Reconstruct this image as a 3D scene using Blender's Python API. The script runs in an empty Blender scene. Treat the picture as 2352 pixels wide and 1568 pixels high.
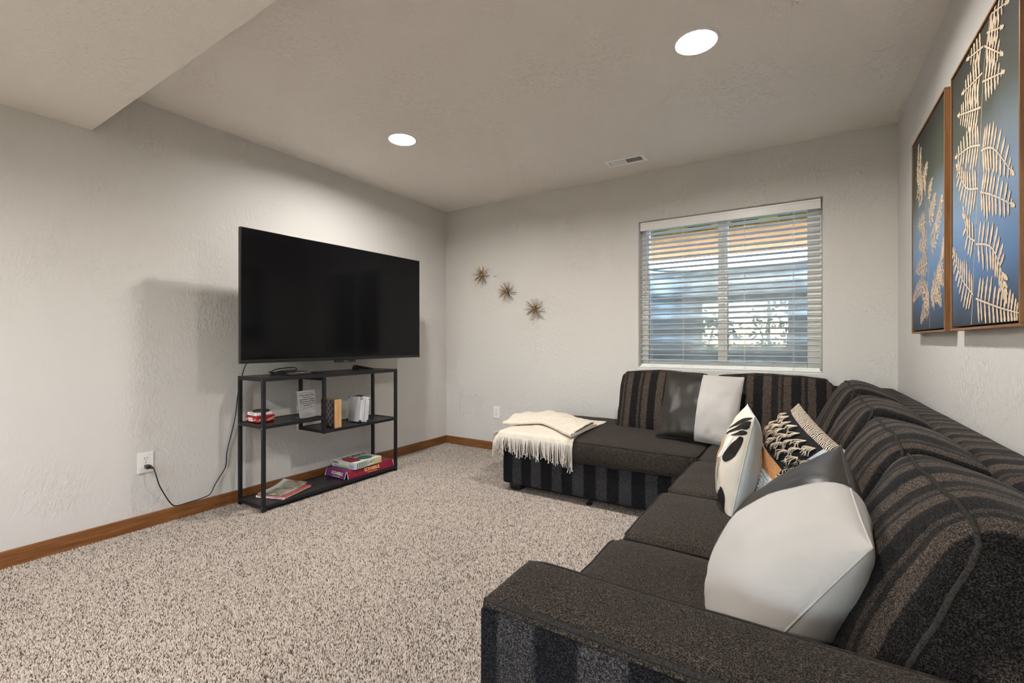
import bpy, bmesh, math, random
import numpy as np
from mathutils import Vector, Matrix, noise, geometry

random.seed(7)
np.random.seed(7)
SC = bpy.context.scene
COL = SC.collection
R = math.radians

# ------------------------------------------------------------------ camera, sky, exposure
cam_d = bpy.data.cameras.new('camera')
cam_d.sensor_width = 36.0
cam_d.lens = 1050.0 / 2352.0 * 36.0
cam_d.clip_start = 0.02
cam = bpy.data.objects.new('camera', cam_d)
COL.objects.link(cam)
cam.location = (0, 0, 1.073)
cam.rotation_euler = (R(90), 0, R(32.425))
SC.camera = cam

world = bpy.data.worlds.new('sky')
SC.world = world
world.use_nodes = True
wn = world.node_tree
wn.nodes.clear()
w_out = wn.nodes.new('ShaderNodeOutputWorld')
w_bg = wn.nodes.new('ShaderNodeBackground')
w_sky = wn.nodes.new('ShaderNodeTexSky')
w_sky.sky_type = 'NISHITA'
w_sky.sun_disc = False
w_sky.sun_elevation = R(48)
w_sky.sun_rotation = R(200)
w_sky.air_density = 1.0
w_sky.dust_density = 1.2
w_bg.inputs['Strength'].default_value = 0.72
wn.links.new(w_sky.outputs[0], w_bg.inputs['Color'])
wn.links.new(w_bg.outputs[0], w_out.inputs['Surface'])

LAMP_STRENGTH = 190.0          # emission of the recessed lamps' lenses
LAMP_COLOR = (1.0, 0.95, 0.895)

SC.view_settings.view_transform = 'Standard'
SC.view_settings.look = 'None'
SC.view_settings.gamma = 1.0
SC.view_settings.exposure = 1.9
SC.view_settings.use_curve_mapping = False
SC.cycles.use_denoising = True
SC.cycles.use_adaptive_sampling = True
SC.cycles.adaptive_threshold = 0.09
SC.cycles.adaptive_min_samples = 10
SC.cycles.use_light_tree = False
SC.cycles.max_bounces = 8
SC.cycles.diffuse_bounces = 6
SC.cycles.glossy_bounces = 4
SC.cycles.transparent_max_bounces = 16
SC.cycles.sample_clamp_indirect = 6.0
SC.cycles.caustics_reflective = False
SC.cycles.caustics_refractive = False

# ------------------------------------------------------------------ node helpers
class NT:
    def __init__(self, name):
        self.m = bpy.data.materials.new(name)
        self.m.use_nodes = True
        self.t = self.m.node_tree
        self.t.nodes.clear()
        self.out = self.t.nodes.new('ShaderNodeOutputMaterial')
    def n(self, typ, ins=None, **props):
        nd = self.t.nodes.new('ShaderNode' + typ)
        for k, v in props.items():
            setattr(nd, k, v)
        for k, v in (ins or {}).items():
            if isinstance(v, bpy.types.NodeSocket):
                self.t.links.new(v, nd.inputs[k])
            else:
                nd.inputs[k].default_value = v
        return nd
    def link(self, a, b):
        self.t.links.new(a, b)
    def ramp(self, fac, stops, interp='LINEAR'):
        nd = self.n('ValToRGB', {'Fac': fac})
        cr = nd.color_ramp
        cr.interpolation = interp
        while len(cr.elements) > len(stops):
            cr.elements.remove(cr.elements[-1])
        while len(cr.elements) < len(stops):
            cr.elements.new(0.5)
        for e, (p, c) in zip(cr.elements, stops):
            e.position = p
            e.color = c if len(c) == 4 else (*c, 1)
        return nd.outputs['Color']
    def mix(self, fac, a, b, blend='MIX'):
        nd = self.n('Mix', data_type='RGBA', blend_type=blend)
        for i, v in ((0, fac), (6, a), (7, b)):
            if isinstance(v, bpy.types.NodeSocket):
                self.t.links.new(v, nd.inputs[i])
            else:
                nd.inputs[i].default_value = v if i == 0 or len(v) == 4 else (*v, 1)
        return nd.outputs[2]
    def math(self, op, a, b=0.0):
        nd = self.n('Math', operation=op)
        for i, v in ((0, a), (1, b)):
            if isinstance(v, bpy.types.NodeSocket):
                self.t.links.new(v, nd.inputs[i])
            else:
                nd.inputs[i].default_value = v
        return nd.outputs[0]
    def noise(self, vec, scale, detail=2.0, rough=0.5):
        nd = self.n('TexNoise', {'Scale': scale, 'Detail': detail, 'Roughness': rough})
        if vec is not None:
            self.t.links.new(vec, nd.inputs['Vector'])
        return nd.outputs['Fac']
    def coord(self, kind='Object'):
        return self.n('TexCoord').outputs[kind]
    def mapping(self, vec, scale=(1, 1, 1), rot=(0, 0, 0)):
        return self.n('Mapping', {'Vector': vec, 'Scale': scale, 'Rotation': rot}).outputs[0]
    def bump(self, h, strength=0.3, dist=0.002, normal=None):
        ins = {'Height': h, 'Strength': strength, 'Distance': dist}
        if normal is not None:
            ins['Normal'] = normal
        return self.n('Bump', ins).outputs[0]
    def finish(self, color, rough=0.5, metal=0.0, normal=None, spec=0.5, sheen=0.0, emit=None, emit_s=0.0, coat=0.0):
        b = self.n('BsdfPrincipled')
        def put(k, v):
            if isinstance(v, bpy.types.NodeSocket):
                self.t.links.new(v, b.inputs[k])
            else:
                b.inputs[k].default_value = v
        put('Base Color', color if isinstance(color, bpy.types.NodeSocket) or len(color) == 4 else (*color, 1))
        put('Roughness', rough)
        put('Metallic', metal)
        put('Specular IOR Level', spec)
        if sheen:
            put('Sheen Weight', sheen)
            put('Sheen Roughness', 0.4)
        if coat:
            put('Coat Weight', coat)
        if emit is not None:
            put('Emission Color', (*emit, 1))
            put('Emission Strength', emit_s)
        if normal is not None:
            put('Normal', normal)
        self.link(b.outputs[0], self.out.inputs['Surface'])
        return self.m

MATS = {}
def plain(name, color, rough=0.5, metal=0.0, var=0.06, scale=40.0, bump=0.0, bscale=300.0, spec=0.5, sheen=0.0, coat=0.0):
    """plain colour with slight procedural unevenness"""
    if name in MATS:
        return MATS[name]
    t = NT(name)
    co = t.coord()
    nf = t.noise(co, scale, 1)
    lo = tuple(max(0, c * (1 - var)) for c in color)
    hi = tuple(min(1, c * (1 + var)) for c in color)
    col = t.ramp(nf, [(0.3, lo), (0.7, hi)])
    nrm = t.bump(t.noise(co, bscale, 2), bump, 0.001) if bump else None
    MATS[name] = t.finish(col, rough, metal, nrm, spec, sheen, coat=coat)
    return MATS[name]

def m_paint(name, color, kind='wall'):
    t = NT(name)
    co = t.coord()
    if kind == 'wall':   # hand-trowelled texture: smooth patches and ridged patches
        patch = t.ramp(t.noise(co, 3.2, 1), [(0.38, (0, 0, 0)), (0.66, (1, 1, 1))])
        st = t.mapping(co, (38, 38, 22), (0.5, 0.35, 0.2))
        a = t.ramp(t.noise(st, 1.6, 3, 0.55), [(0.45, (0, 0, 0)), (0.62, (1, 1, 1))])
        rid = t.math('MULTIPLY', a, patch)
        fine = t.noise(co, 160, 0)
        h = t.math('ADD', rid, t.math('MULTIPLY', fine, 0.22))
        nrm = t.bump(h, 0.42, 0.0035)
    else:
        patch = t.ramp(t.noise(co, 2.2, 1), [(0.45, (0, 0, 0)), (0.7, (1, 1, 1))])
        a = t.ramp(t.noise(co, 46, 2, 0.55), [(0.52, (0, 0, 0)), (0.66, (1, 1, 1))])
        h = t.math('ADD', t.math('MULTIPLY', a, t.math('ADD', t.math('MULTIPLY', patch, 0.8), 0.15)), t.math('MULTIPLY', t.noise(co, 130, 0), 0.45))
        nrm = t.bump(h, 0.55, 0.0035)
    col = t.ramp(t.noise(co, 1.3, 0), [(0.3, tuple(c * 0.98 for c in color)), (0.7, color)])
    return t.finish(col, 0.62, 0, nrm, 0.3)

def m_wood(name, dark, mid, light, axis=0, scale=1.0, rough=0.4):
    t = NT(name)
    co = t.coord()
    s = [26.0, 26.0, 26.0]
    s[axis] = 1.6
    v = t.mapping(co, tuple(k * scale for k in s))
    nf = t.noise(v, 2.2, 6, 0.62)
    col = t.ramp(nf, [(0.28, dark), (0.5, mid), (0.72, light)])
    nrm = t.bump(nf, 0.08, 0.001)
    return t.finish(col, rough, 0, nrm, 0.4)

def m_fabric(name, base, light, stripes=None, period=0.33, axis='X', speck=1.0, warp=0.004):
    """heathered chenille, optionally with woven stripes running across local axis"""
    t = NT(name)
    co = t.coord()
    big = t.noise(co, 5, 3)
    sp = t.noise(co, 430, 1, 0.7)
    sp2 = t.noise(co, 150, 1, 0.6)
    if stripes:
        sep = t.n('SeparateXYZ', {'Vector': co})
        x = t.math('ADD', sep.outputs[axis], t.math('MULTIPLY', t.math('SUBTRACT', t.noise(co, 26, 2), 0.5), warp * 2))
        fr = t.math('FRACT', t.math('ADD', t.math('DIVIDE', x, period), 100.17))
        fac = t.ramp(fr, stripes, 'LINEAR')
        col = t.mix(fac, base, light)
    else:
        col = t.mix(big, base, tuple(b * 1.35 for b in base))
    dk = t.ramp(sp, [(0.36, (0.25, 0.25, 0.25)), (0.5, (0.85, 0.85, 0.85)), (0.66, (2.4, 2.3, 2.2))])
    col = t.mix(speck, col, dk, 'MULTIPLY')
    dk2 = t.ramp(sp2, [(0.3, (0.75, 0.75, 0.75)), (0.7, (1.25, 1.25, 1.25))])
    col = t.mix(1.0, col, dk2, 'MULTIPLY')
    nrm = t.bump(sp, 0.35, 0.0015)
    return t.finish(col, 0.95, 0, nrm, 0.06, sheen=0.05)

def m_glass(name, tint=(0.93, 0.96, 0.95)):
    t = NT(name)
    fr = t.n('Fresnel', {'IOR': 1.5})
    tr = t.n('BsdfTransparent', {'Color': (*tint, 1)})
    gl = t.n('BsdfGlossy', {'Color': (1, 1, 1, 1), 'Roughness': 0.0})
    mx = t.n('MixShader', {0: fr.outputs[0], 1: tr.outputs[0], 2: gl.outputs[0]})
    t.link(mx.outputs[0], t.out.inputs['Surface'])
    return t.m

def m_attr(name, rough=0.9, sheen=0.0):
    t = NT(name)
    at = t.n('Attribute', attribute_name='tint')
    return t.finish(at.outputs['Color'], rough, 0, None, 0.1, sheen)

# ------------------------------------------------------------------ mesh helpers
WM = {}
def setprops(o, label=None, cat=None, group=None, kind=None):
    if label: o['label'] = label
    if cat: o['category'] = cat
    if group: o['group'] = group
    if kind: o['kind'] = kind
    return o

def thing(name, label, cat, mat=None, group=None, kind=None):
    o = bpy.data.objects.new(name, None)
    o.empty_display_size = 0.05
    COL.objects.link(o)
    mat = Matrix() if mat is None else (Matrix.Translation(mat) if not isinstance(mat, Matrix) else mat)
    o.matrix_world = mat
    WM[o.name] = mat.copy()
    return setprops(o, label, cat, group, kind)

def link(o, parent=None, local=None):
    COL.objects.link(o)
    base = Matrix()
    if parent is not None:
        o.parent = parent
        base = WM.get(parent.name, Matrix())
    if local is not None:
        o.matrix_local = local
        base = base @ local
    WM[o.name] = base.copy()
    return o

class MB:
    def __init__(self):
        self.v, self.f = [], []
    def add(self, vs, fs):
        b = len(self.v)
        self.v.extend([tuple(p) for p in vs])
        self.f.extend([tuple(i + b for i in f) for f in fs])
        return self
    def box(self, c, s, rot=None, bev=0.0, seg=2):
        bm = bmesh.new()
        bmesh.ops.create_cube(bm, size=1)
        for v in bm.verts:
            v.co = Vector((v.co.x * s[0], v.co.y * s[1], v.co.z * s[2]))
        if bev:
            bmesh.ops.bevel(bm, geom=bm.edges[:], offset=min(bev, min(s) * 0.45), segments=seg, affect='EDGES', profile=0.5)
        m = Matrix.Translation(c)
        if rot is not None:
            m = m @ rot.to_4x4()
        bm.verts.index_update()
        self.add([m @ v.co for v in bm.verts], [[v.index for v in f.verts] for f in bm.faces])
        bm.free()
        return self
    def lohi(self, lo, hi, bev=0.0, seg=2):
        return self.box([(a + b) / 2 for a, b in zip(lo, hi)], [b - a for a, b in zip(lo, hi)], None, bev, seg)
    def tube(self, pts, r, n=6, closed=False, caps=True):
        pts = [Vector(p) for p in pts]
        m = len(pts)
        vs, fs = [], []
        prev = None
        for i, p in enumerate(pts):
            a = pts[(i - 1) % m] if (closed or i) else p
            b = pts[(i + 1) % m] if (closed or i < m - 1) else p
            d = (b - a)
            d = d.normalized() if d.length > 1e-9 else Vector((0, 0, 1))
            if prev is None:
                ref = Vector((0, 0, 1)) if abs(d.z) < 0.9 else Vector((1, 0, 0))
                x = d.cross(ref).normalized()
            else:
                x = prev - d * prev.dot(d)
                x = x.normalized() if x.length > 1e-6 else d.orthogonal().normalized()
            prev = x
            y = d.cross(x)
            rr = r[i] if isinstance(r, (list, tuple)) else r
            for k in range(n):
                t = 2 * math.pi * k / n
                vs.append(p + x * math.cos(t) * rr + y * math.sin(t) * rr)
        segs = m if closed else m - 1
        for i in range(segs):
            j = (i + 1) % m
            for k in range(n):
                l = (k + 1) % n
                fs.append((i * n + k, i * n + l, j * n + l, j * n + k))
        if caps and not closed:
            fs.append(tuple(range(n - 1, -1, -1)))
            fs.append(tuple((m - 1) * n + k for k in range(n)))
        return self.add(vs, fs)
    def lathe(self, prof, c, n=32, axis=None):
        """prof: (radius, height) pairs"""
        vs, fs = [], []
        for r, h in prof:
            for k in range(n):
                t = 2 * math.pi * k / n
                vs.append(Vector((r * math.cos(t), r * math.sin(t), h)))
        for i in range(len(prof) - 1):
            for k in range(n):
                l = (k + 1) % n
                fs.append((i * n + k, i * n + l, (i + 1) * n + l, (i + 1) * n + k))
        if prof[0][0] > 1e-6:
            pass
        m = Matrix.Translation(c)
        if axis is not None:
            m = m @ axis.to_4x4()
        return self.add([m @ v for v in vs], fs)
    def grid(self, P):
        """P: 2-D list of points"""
        a, b = len(P), len(P[0])
        vs = [p for row in P for p in row]
        fs = [(i * b + j, i * b + j + 1, (i + 1) * b + j + 1, (i + 1) * b + j) for i in range(a - 1) for j in range(b - 1)]
        return self.add(vs, fs)
    def build(self, name, mat, parent=None, local=None, world=True, smooth=False, label=None, cat=None, group=None, kind=None, sharp=None):
        me = bpy.data.meshes.new(name)
        vs = self.v
        if parent is not None and world:
            inv = WM.get(parent.name, Matrix()).inverted()
            vs = [inv @ Vector(p) for p in vs]
        me.from_pydata([tuple(p) for p in vs], [], self.f)
        bm = bmesh.new()
        bm.from_mesh(me)
        bmesh.ops.remove_doubles(bm, verts=bm.verts, dist=1e-6)
        if len(bm.faces) > 1:
            bmesh.ops.recalc_face_normals(bm, faces=bm.faces)
        bm.to_mesh(me)
        bm.free()
        if mat is not None:
            me.materials.append(mat)
        if smooth:
            me.polygons.foreach_set('use_smooth', [True] * len(me.polygons))
            if sharp is not None:
                me.set_sharp_from_angle(angle=R(sharp))
        o = bpy.data.objects.new(name, me)
        link(o, parent, local)
        return setprops(o, label, cat, group, kind)

def catmull(pts, sub=8, closed=False):
    P = [Vector(p) for p in pts]
    n = len(P)
    out = []
    rng = n if closed else n - 1
    for i in range(rng):
        p0 = P[(i - 1) % n] if closed or i > 0 else P[0]
        p1, p2 = P[i % n], P[(i + 1) % n]
        p3 = P[(i + 2) % n] if closed or i + 2 < n else P[-1]
        for k in range(sub):
            t = k / sub
            out.append(0.5 * ((2 * p1) + (p2 - p0) * t + (2 * p0 - 5 * p1 + 4 * p2 - p3) * t * t + (-p0 + 3 * p1 - 3 * p2 + p3) * t ** 3))
    if not closed:
        out.append(P[-1])
    return out

def frame_from(center, normal, up):
    n = Vector(normal).normalized()
    y = -n
    z = Vector(up)
    z = (z - y * z.dot(y)).normalized()
    x = y.cross(z)
    return Matrix(((x.x, y.x, z.x, center[0]), (x.y, y.y, z.y, center[1]), (x.z, y.z, z.z, center[2]), (0, 0, 0, 1)))

def text_geo(body, size, align='CENTER', spacing=1.0, shear=0.0, bold=0.0, linesp=1.0):
    cu = bpy.data.curves.new('lettering', 'FONT')
    cu.body = body
    cu.size = size
    cu.align_x = align
    cu.align_y = 'CENTER'
    cu.space_character = spacing
    cu.space_line = linesp
    cu.shear = shear
    cu.offset = bold
    cu.resolution_u = 3
    o = bpy.data.objects.new('lettering', cu)
    COL.objects.link(o)
    dg = bpy.context.evaluated_depsgraph_get()
    me = bpy.data.meshes.new_from_object(o.evaluated_get(dg))
    vs = [v.co.copy() for v in me.vertices]
    fs = [tuple(p.vertices) for p in me.polygons]
    bpy.data.objects.remove(o)
    bpy.data.meshes.remove(me)
    bpy.data.curves.remove(cu)
    return vs, fs

def add_text(name, body, size, origin, xdir, ydir, mat, parent, **kw):
    """flat lettering lying in the plane of xdir / ydir"""
    x, y = Vector(xdir).normalized(), Vector(ydir).normalized()
    vs, fs = text_geo(body, size, **kw)
    o = Vector(origin)
    m = MB().add([o + x * p.x + y * p.y for p in vs], fs)
    return m.build(name, mat, parent)

def poly_fill(poly, step=None):
    """triangulate a simple 2-D polygon with inner points so that it can follow a curved surface"""
    pts = [Vector((p[0], p[1])) for p in poly]
    n = len(pts)
    edges = [(i, (i + 1) % n) for i in range(n)]
    extra = []
    if step:
        xs = [p.x for p in pts]; ys = [p.y for p in pts]
        def inside(x, y):
            c = False
            for i in range(n):
                a, b = pts[i], pts[(i + 1) % n]
                if (a.y > y) != (b.y > y) and x < (b.x - a.x) * (y - a.y) / (b.y - a.y) + a.x:
                    c = not c
            return c
        x = min(xs)
        while x < max(xs):
            y = min(ys)
            while y < max(ys):
                if inside(x, y):
                    extra.append(Vector((x + 0.001, y + 0.0013)))
                y += step
            x += step
    V, E_, F_, *_ = geometry.delaunay_2d_cdt(pts + extra, edges, [], 1, 1e-5)
    return V, F_

# ------------------------------------------------------------------ shared materials
WALL_C = (0.62, 0.608, 0.588)
M_WALL = m_paint('wall_paint', WALL_C, 'wall')
M_CEIL = m_paint('ceiling_paint', (0.85, 0.815, 0.765), 'ceiling')
M_BASE = m_wood('stained_oak_trim', (0.10, 0.038, 0.012), (0.20, 0.078, 0.024), (0.29, 0.13, 0.045), axis=1)
M_BASEX = m_wood('stained_oak_trim_across', (0.10, 0.038, 0.012), (0.20, 0.078, 0.024), (0.29, 0.13, 0.045), axis=0)
M_WHITE = plain('white_plastic', (0.80, 0.80, 0.78), 0.35, var=0.02)
M_VINYL = plain('white_vinyl', (0.78, 0.80, 0.79), 0.4, var=0.02)
M_BLACKM = plain('black_powder_coat', (0.0065, 0.007, 0.0095), 0.45, var=0.2, bump=0.05, bscale=500)
M_SHELF = plain('black_grained_panel', (0.010, 0.010, 0.0125), 0.36, var=0.25, scale=90, bump=0.12, bscale=180, spec=0.35)
M_BLACKP = plain('black_plastic', (0.012, 0.012, 0.013), 0.4, var=0.1)
M_BRASS = plain('antique_brass', (0.42, 0.28, 0.12), 0.32, 1.0, var=0.15)
M_CHROME = plain('chrome', (0.7, 0.7, 0.7), 0.15, 1.0, var=0.05)
M_INK = plain('black_ink', (0.015, 0.014, 0.014), 0.6, var=0.0)
M_GLASS = m_glass('window_glass')
M_ACRYL = m_glass('clear_acrylic', (1, 1, 1))
M_PAPER = plain('white_paper', (0.88, 0.87, 0.89), 0.6, var=0.02)

# ------------------------------------------------------------------ room shell
XL, XR, YB, YR = -3.178, 0.504, 3.705, -3.2
ZC, ZS, YS = 2.44, 2.19, 0.85
T = 0.16

# floor with carpet
t = NT('carpet_backing')
co = t.coord()
c1 = t.ramp(t.noise(co, 170, 2, 0.7), [(0.38, (0.13, 0.105, 0.085)), (0.52, (0.33, 0.285, 0.245)), (0.64, (0.50, 0.44, 0.385))])
M_CARPETB = t.finish(c1, 0.95, 0, t.bump(t.noise(co, 150, 2), 0.9, 0.006), 0.1)
floor = MB().lohi((XL - T, YR - T, -0.12), (XR + T, YB + T, 0.0)).build('floor', M_CARPETB, kind='structure', label='speckled beige carpeted floor of the room')

def carpet():
    sp = 0.0050
    xs = np.arange(XL + 0.012, -0.36, sp)
    ys = np.arange(0.15, YB - 0.012, sp)
    X, Y = np.meshgrid(xs, ys)
    X = X.ravel(); Y = Y.ravel()
    X = X + np.random.uniform(-0.0022, 0.0022, X.shape)
    Y = Y + np.random.uniform(-0.0022, 0.0022, Y.shape)
    a = R(32.425)
    depth = -math.sin(a) * X + math.cos(a) * Y
    keep = (depth > 0.95) & ~((X > -0.33) & (Y < 2.9)) & ~((Y > 2.98) & (X > -1.72))
    X, Y = X[keep], Y[keep]
    n = len(X)
    big = np.array([noise.noise(Vector((x * 1.7, y * 1.7, 0.3))) for x, y in zip(X[::16], Y[::16])])
    big = np.repeat(big, 16)[:n] if len(big) * 16 >= n else np.resize(np.repeat(big, 16), n)
    ang = np.random.uniform(0, 2 * np.pi, n)
    lean_d = np.random.uniform(0, 2 * np.pi, n)
    lean = np.random.uniform(0.0, 0.0045, n)
    hgt = np.random.uniform(0.008, 0.0125, n)
    r0 = np.random.uniform(0.0030, 0.0038, n)
    V = np.zeros((n, 4, 3), dtype=np.float32)
    for k in range(3):
        th = ang + k * 2 * np.pi / 3
        V[:, k, 0] = X + r0 * np.cos(th)
        V[:, k, 1] = Y + r0 * np.sin(th)
        V[:, k, 2] = 0.002
    V[:, 3, 0] = X + lean * np.cos(lean_d)
    V[:, 3, 1] = Y + lean * np.sin(lean_d)
    V[:, 3, 2] = hgt
    tri = np.array([[0, 1, 3], [1, 2, 3], [2, 0, 3]])
    Fs = (np.arange(n)[:, None, None] * 4 + tri[None]).reshape(-1, 3)
    me = bpy.data.meshes.new('carpet_pile')
    me.vertices.add(n * 4)
    me.vertices.foreach_set('co', V.ravel())
    nf = len(Fs)
    me.loops.add(nf * 3)
    me.loops.foreach_set('vertex_index', Fs.ravel().astype(np.int32))
    me.polygons.add(nf)
    me.polygons.foreach_set('loop_start', np.arange(0, nf * 3, 3, dtype=np.int32))
    me.polygons.foreach_set('loop_total', np.full(nf, 3, dtype=np.int32))
    me.polygons.foreach_set('use_smooth', np.ones(nf, dtype=bool))
    me.update(calc_edges=True)
    pal = np.array([[0.52, 0.465, 0.42], [0.43, 0.375, 0.33], [0.32, 0.275, 0.24], [0.15, 0.122, 0.10], [0.085, 0.07, 0.06]])
    idx = np.random.choice(5, n, p=[0.36, 0.29, 0.18, 0.11, 0.06])
    colr = pal[idx] * (1 + 0.10 * big[:, None]) * np.random.uniform(0.92, 1.08, (n, 1))
    C = np.ones((n, 4, 4), dtype=np.float32)
    C[:, :, :3] = colr[:, None, :]
    at = me.color_attributes.new('tint', 'FLOAT_COLOR', 'POINT')
    at.data.foreach_set('color', C.ravel())
    me.materials.append(m_attr('carpet_yarn', 0.95))
    o = bpy.data.objects.new('carpet_pile', me)
    link(o, floor)
    o['kind'] = 'stuff'
    o['label'] = 'flecked beige and brown carpet pile'
carpet()

# walls
wl = MB().lohi((XL - T, YR - T, 0), (XL, YB + T, ZC + 0.1)).build('wall_left', M_WALL, kind='structure')
wr = MB().lohi((XR, YR - T, 0), (XR + T, YB + T, ZC + 0.1)).build('wall_right', M_WALL, kind='structure')
# back wall with the window opening (rounded plaster edge)
WX0, WX1, WZ0, WZ1 = -1.128, 0.114, 0.862, 2.045
def holed_wall(name, x0, x1, z0, z1, y0, y1, hx0, hx1, hz0, hz1, rb=0.014, face=-1):
    """slab between y0 (room side) and y1 with a rectangular opening whose room-side edge is bull-nosed"""
    m = MB()
    prof = [(rb, 0.0)] + [(rb * (1 - math.sin(a)), rb * (1 - math.cos(a))) for a in [R(22.5), R(45), R(67.5), R(90)]] + [(0.0, abs(y1 - y0))]
    sgn = 1 if y1 > y0 else -1
    rings = []
    outer = [(x0, z0), (x1, z0), (x1, z1), (x0, z1)]
    rings.append([(x, y0, z) for x, z in outer])
    for off, d in prof:
        rings.append([(x, y0 + sgn * d, z) for x, z in [(hx0 - off, hz0 - off), (hx1 + off, hz0 - off), (hx1 + off, hz1 + off), (hx0 - off, hz1 + off)]])
    rings.append([(x, y1, z) for x, z in outer])
    vs, fs = [], []
    for r_ in rings:
        vs += r_
    k = len(rings)
    for i in range(k):
        j = (i + 1) % k
        for c in range(4):
            d = (c + 1) % 4
            fs.append((i * 4 + c, i * 4 + d, j * 4 + d, j * 4 + c))
    m.add(vs, fs)
    return m.build(name, M_WALL, kind='structure', smooth=True, sharp=35)
wb = holed_wall('wall_back', XL, XR, 0, ZC + 0.1, YB, YB + T, WX0, WX1, WZ0, WZ1)
RX0, RX1, RZ0, RZ1 = -1.95, -0.2, 0.92, 1.98
wre = holed_wall('wall_rear', XL, XR, 0, ZC + 0.1, YR, YR - T, RX0, RX1, RZ0, RZ1)

# ceiling with round openings for the recessed lamps
def holed_ceiling(name, x0, x1, y0, y1, z, top, holes, rh):
    m = MB()
    xs = sorted({x0, x1, *[h[0] - 0.15 for h in holes], *[h[0] + 0.15 for h in holes]})
    ys = sorted({y0, y1, *[h[1] - 0.15 for h in holes], *[h[1] + 0.15 for h in holes]})
    for i in range(len(xs) - 1):
        for j in range(len(ys) - 1):
            cx, cy = (xs[i] + xs[i + 1]) / 2, (ys[j] + ys[j + 1]) / 2
            hit = [h for h in holes if abs(h[0] - cx) < 0.01 and abs(h[1] - cy) < 0.01]
            if not hit:
                m.add([(xs[i], ys[j], z), (xs[i + 1], ys[j], z), (xs[i + 1], ys[j + 1], z), (xs[i], ys[j + 1], z)], [(0, 1, 2, 3)])
            else:
                N = 32
                vs, fs = [], []
                for k in range(N):
                    a = 2 * math.pi * k / N
                    c, s = math.cos(a), math.sin(a)
                    q = 0.15 / max(abs(c), abs(s))
                    vs += [(cx + c * rh, cy + s * rh, z), (cx + c * q, cy + s * q, z), (cx + c * rh, cy + s * rh, z + 0.03)]
                for k in range(N):
                    l = (k + 1) % N
                    fs.append((3 * k, 3 * k + 1, 3 * l + 1, 3 * l))
                    fs.append((3 * k + 2, 3 * k, 3 * l, 3 * l + 2))
                m.add(vs, fs)
    o = m.build(name, M_CEIL, kind='structure')
    return o
L1, L2 = (-0.41, 2.212), (-2.285, 2.212)
holed_ceiling('ceiling', XL, XR, YS, YB, ZC, ZC + 0.1, [L1, L2], 0.088)
SOFF = [(-1.80, -0.40), (-1.35, -1.75), (-0.41, -2.2), (-2.285, -2.2)]  # soffit lamps out of view; rear three added to brighten soffit and rear floor
holed_ceiling('ceiling_soffit', XL, XR, YR, YS, ZS, ZS + 0.1, SOFF, 0.088)
MB().add([(XL, YS, ZS), (XR, YS, ZS), (XR, YS, ZC), (XL, YS, ZC)], [(0, 1, 2, 3)]).build('wall_soffit', M_CEIL, kind='structure')
# roof slab above everything keeps the daylight out
MB().lohi((XL - T, YR - T, ZC + 0.12), (XR + T, YB + T, ZC + 0.25)).build('ceiling_slab', M_CEIL, kind='structure')

# baseboards
def baseboard(name, pts, mat):
    MB().lohi(pts[0], pts[1], 0.004, 2).build(name, mat, kind='structure')
baseboard('baseboard_left', ((XL, YR, 0.0), (XL + 0.013, YB, 0.086)), M_BASE)
baseboard('baseboard_back', ((XL + 0.013, YB - 0.013, 0.0), (XR - 0.013, YB, 0.086)), M_BASEX)
baseboard('baseboard_right', ((XR - 0.013, YR, 0.0), (XR, YB, 0.086)), M_BASE)
baseboard('baseboard_rear', ((XL + 0.013, YR, 0.0), (XR - 0.013, YR + 0.013, 0.086)), M_BASEX)

# ------------------------------------------------------------------ recessed lamps
t = NT('lamp_lens')
em = t.n('Emission', {'Color': (*LAMP_COLOR, 1), 'Strength': LAMP_STRENGTH})
t.link(em.outputs[0], t.out.inputs['Surface'])
M_LENS = t.m
M_TRIM = plain('lamp_trim_white', (0.80, 0.79, 0.77), 0.45, var=0.01)
def downlight(x, y, z, label):
    o = thing('recessed_ceiling_light', label, 'light', (x, y, z), 'recessed lights in the ceiling')
    MB().lathe([(0.100, 0.0), (0.099, -0.004), (0.094, -0.006), (0.086, -0.004), (0.083, 0.0), (0.070, 0.016), (0.070, 0.022), (0.088, 0.022), (0.088, 0.0)], (x, y, z), 40).build('trim_ring', M_TRIM, o, smooth=True, sharp=40)
    MB().lathe([(0.0001, 0.0165), (0.070, 0.0165)], (x, y, z), 24).build('lens', M_LENS, o)
    MB().lathe([(0.072, 0.023), (0.072, 0.085), (0.001, 0.085)], (x, y, z), 24).build('housing', M_CHROME, o)
    return o
downlight(*L1, ZC, 'large round recessed ceiling light above the sofa, nearest the fern pictures')
downlight(*L2, ZC, 'round recessed ceiling light in front of the television, farther from the pictures')
for i, (x, y) in enumerate(SOFF):
    downlight(x, y, ZS, ['round light in the lowered ceiling behind the camera', 'added fill light in the lowered ceiling between the camera and the rear window', 'added fill light in the lowered ceiling by the rear window, picture wall side', 'added fill light in the lowered ceiling by the rear window, television side'][i])

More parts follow.
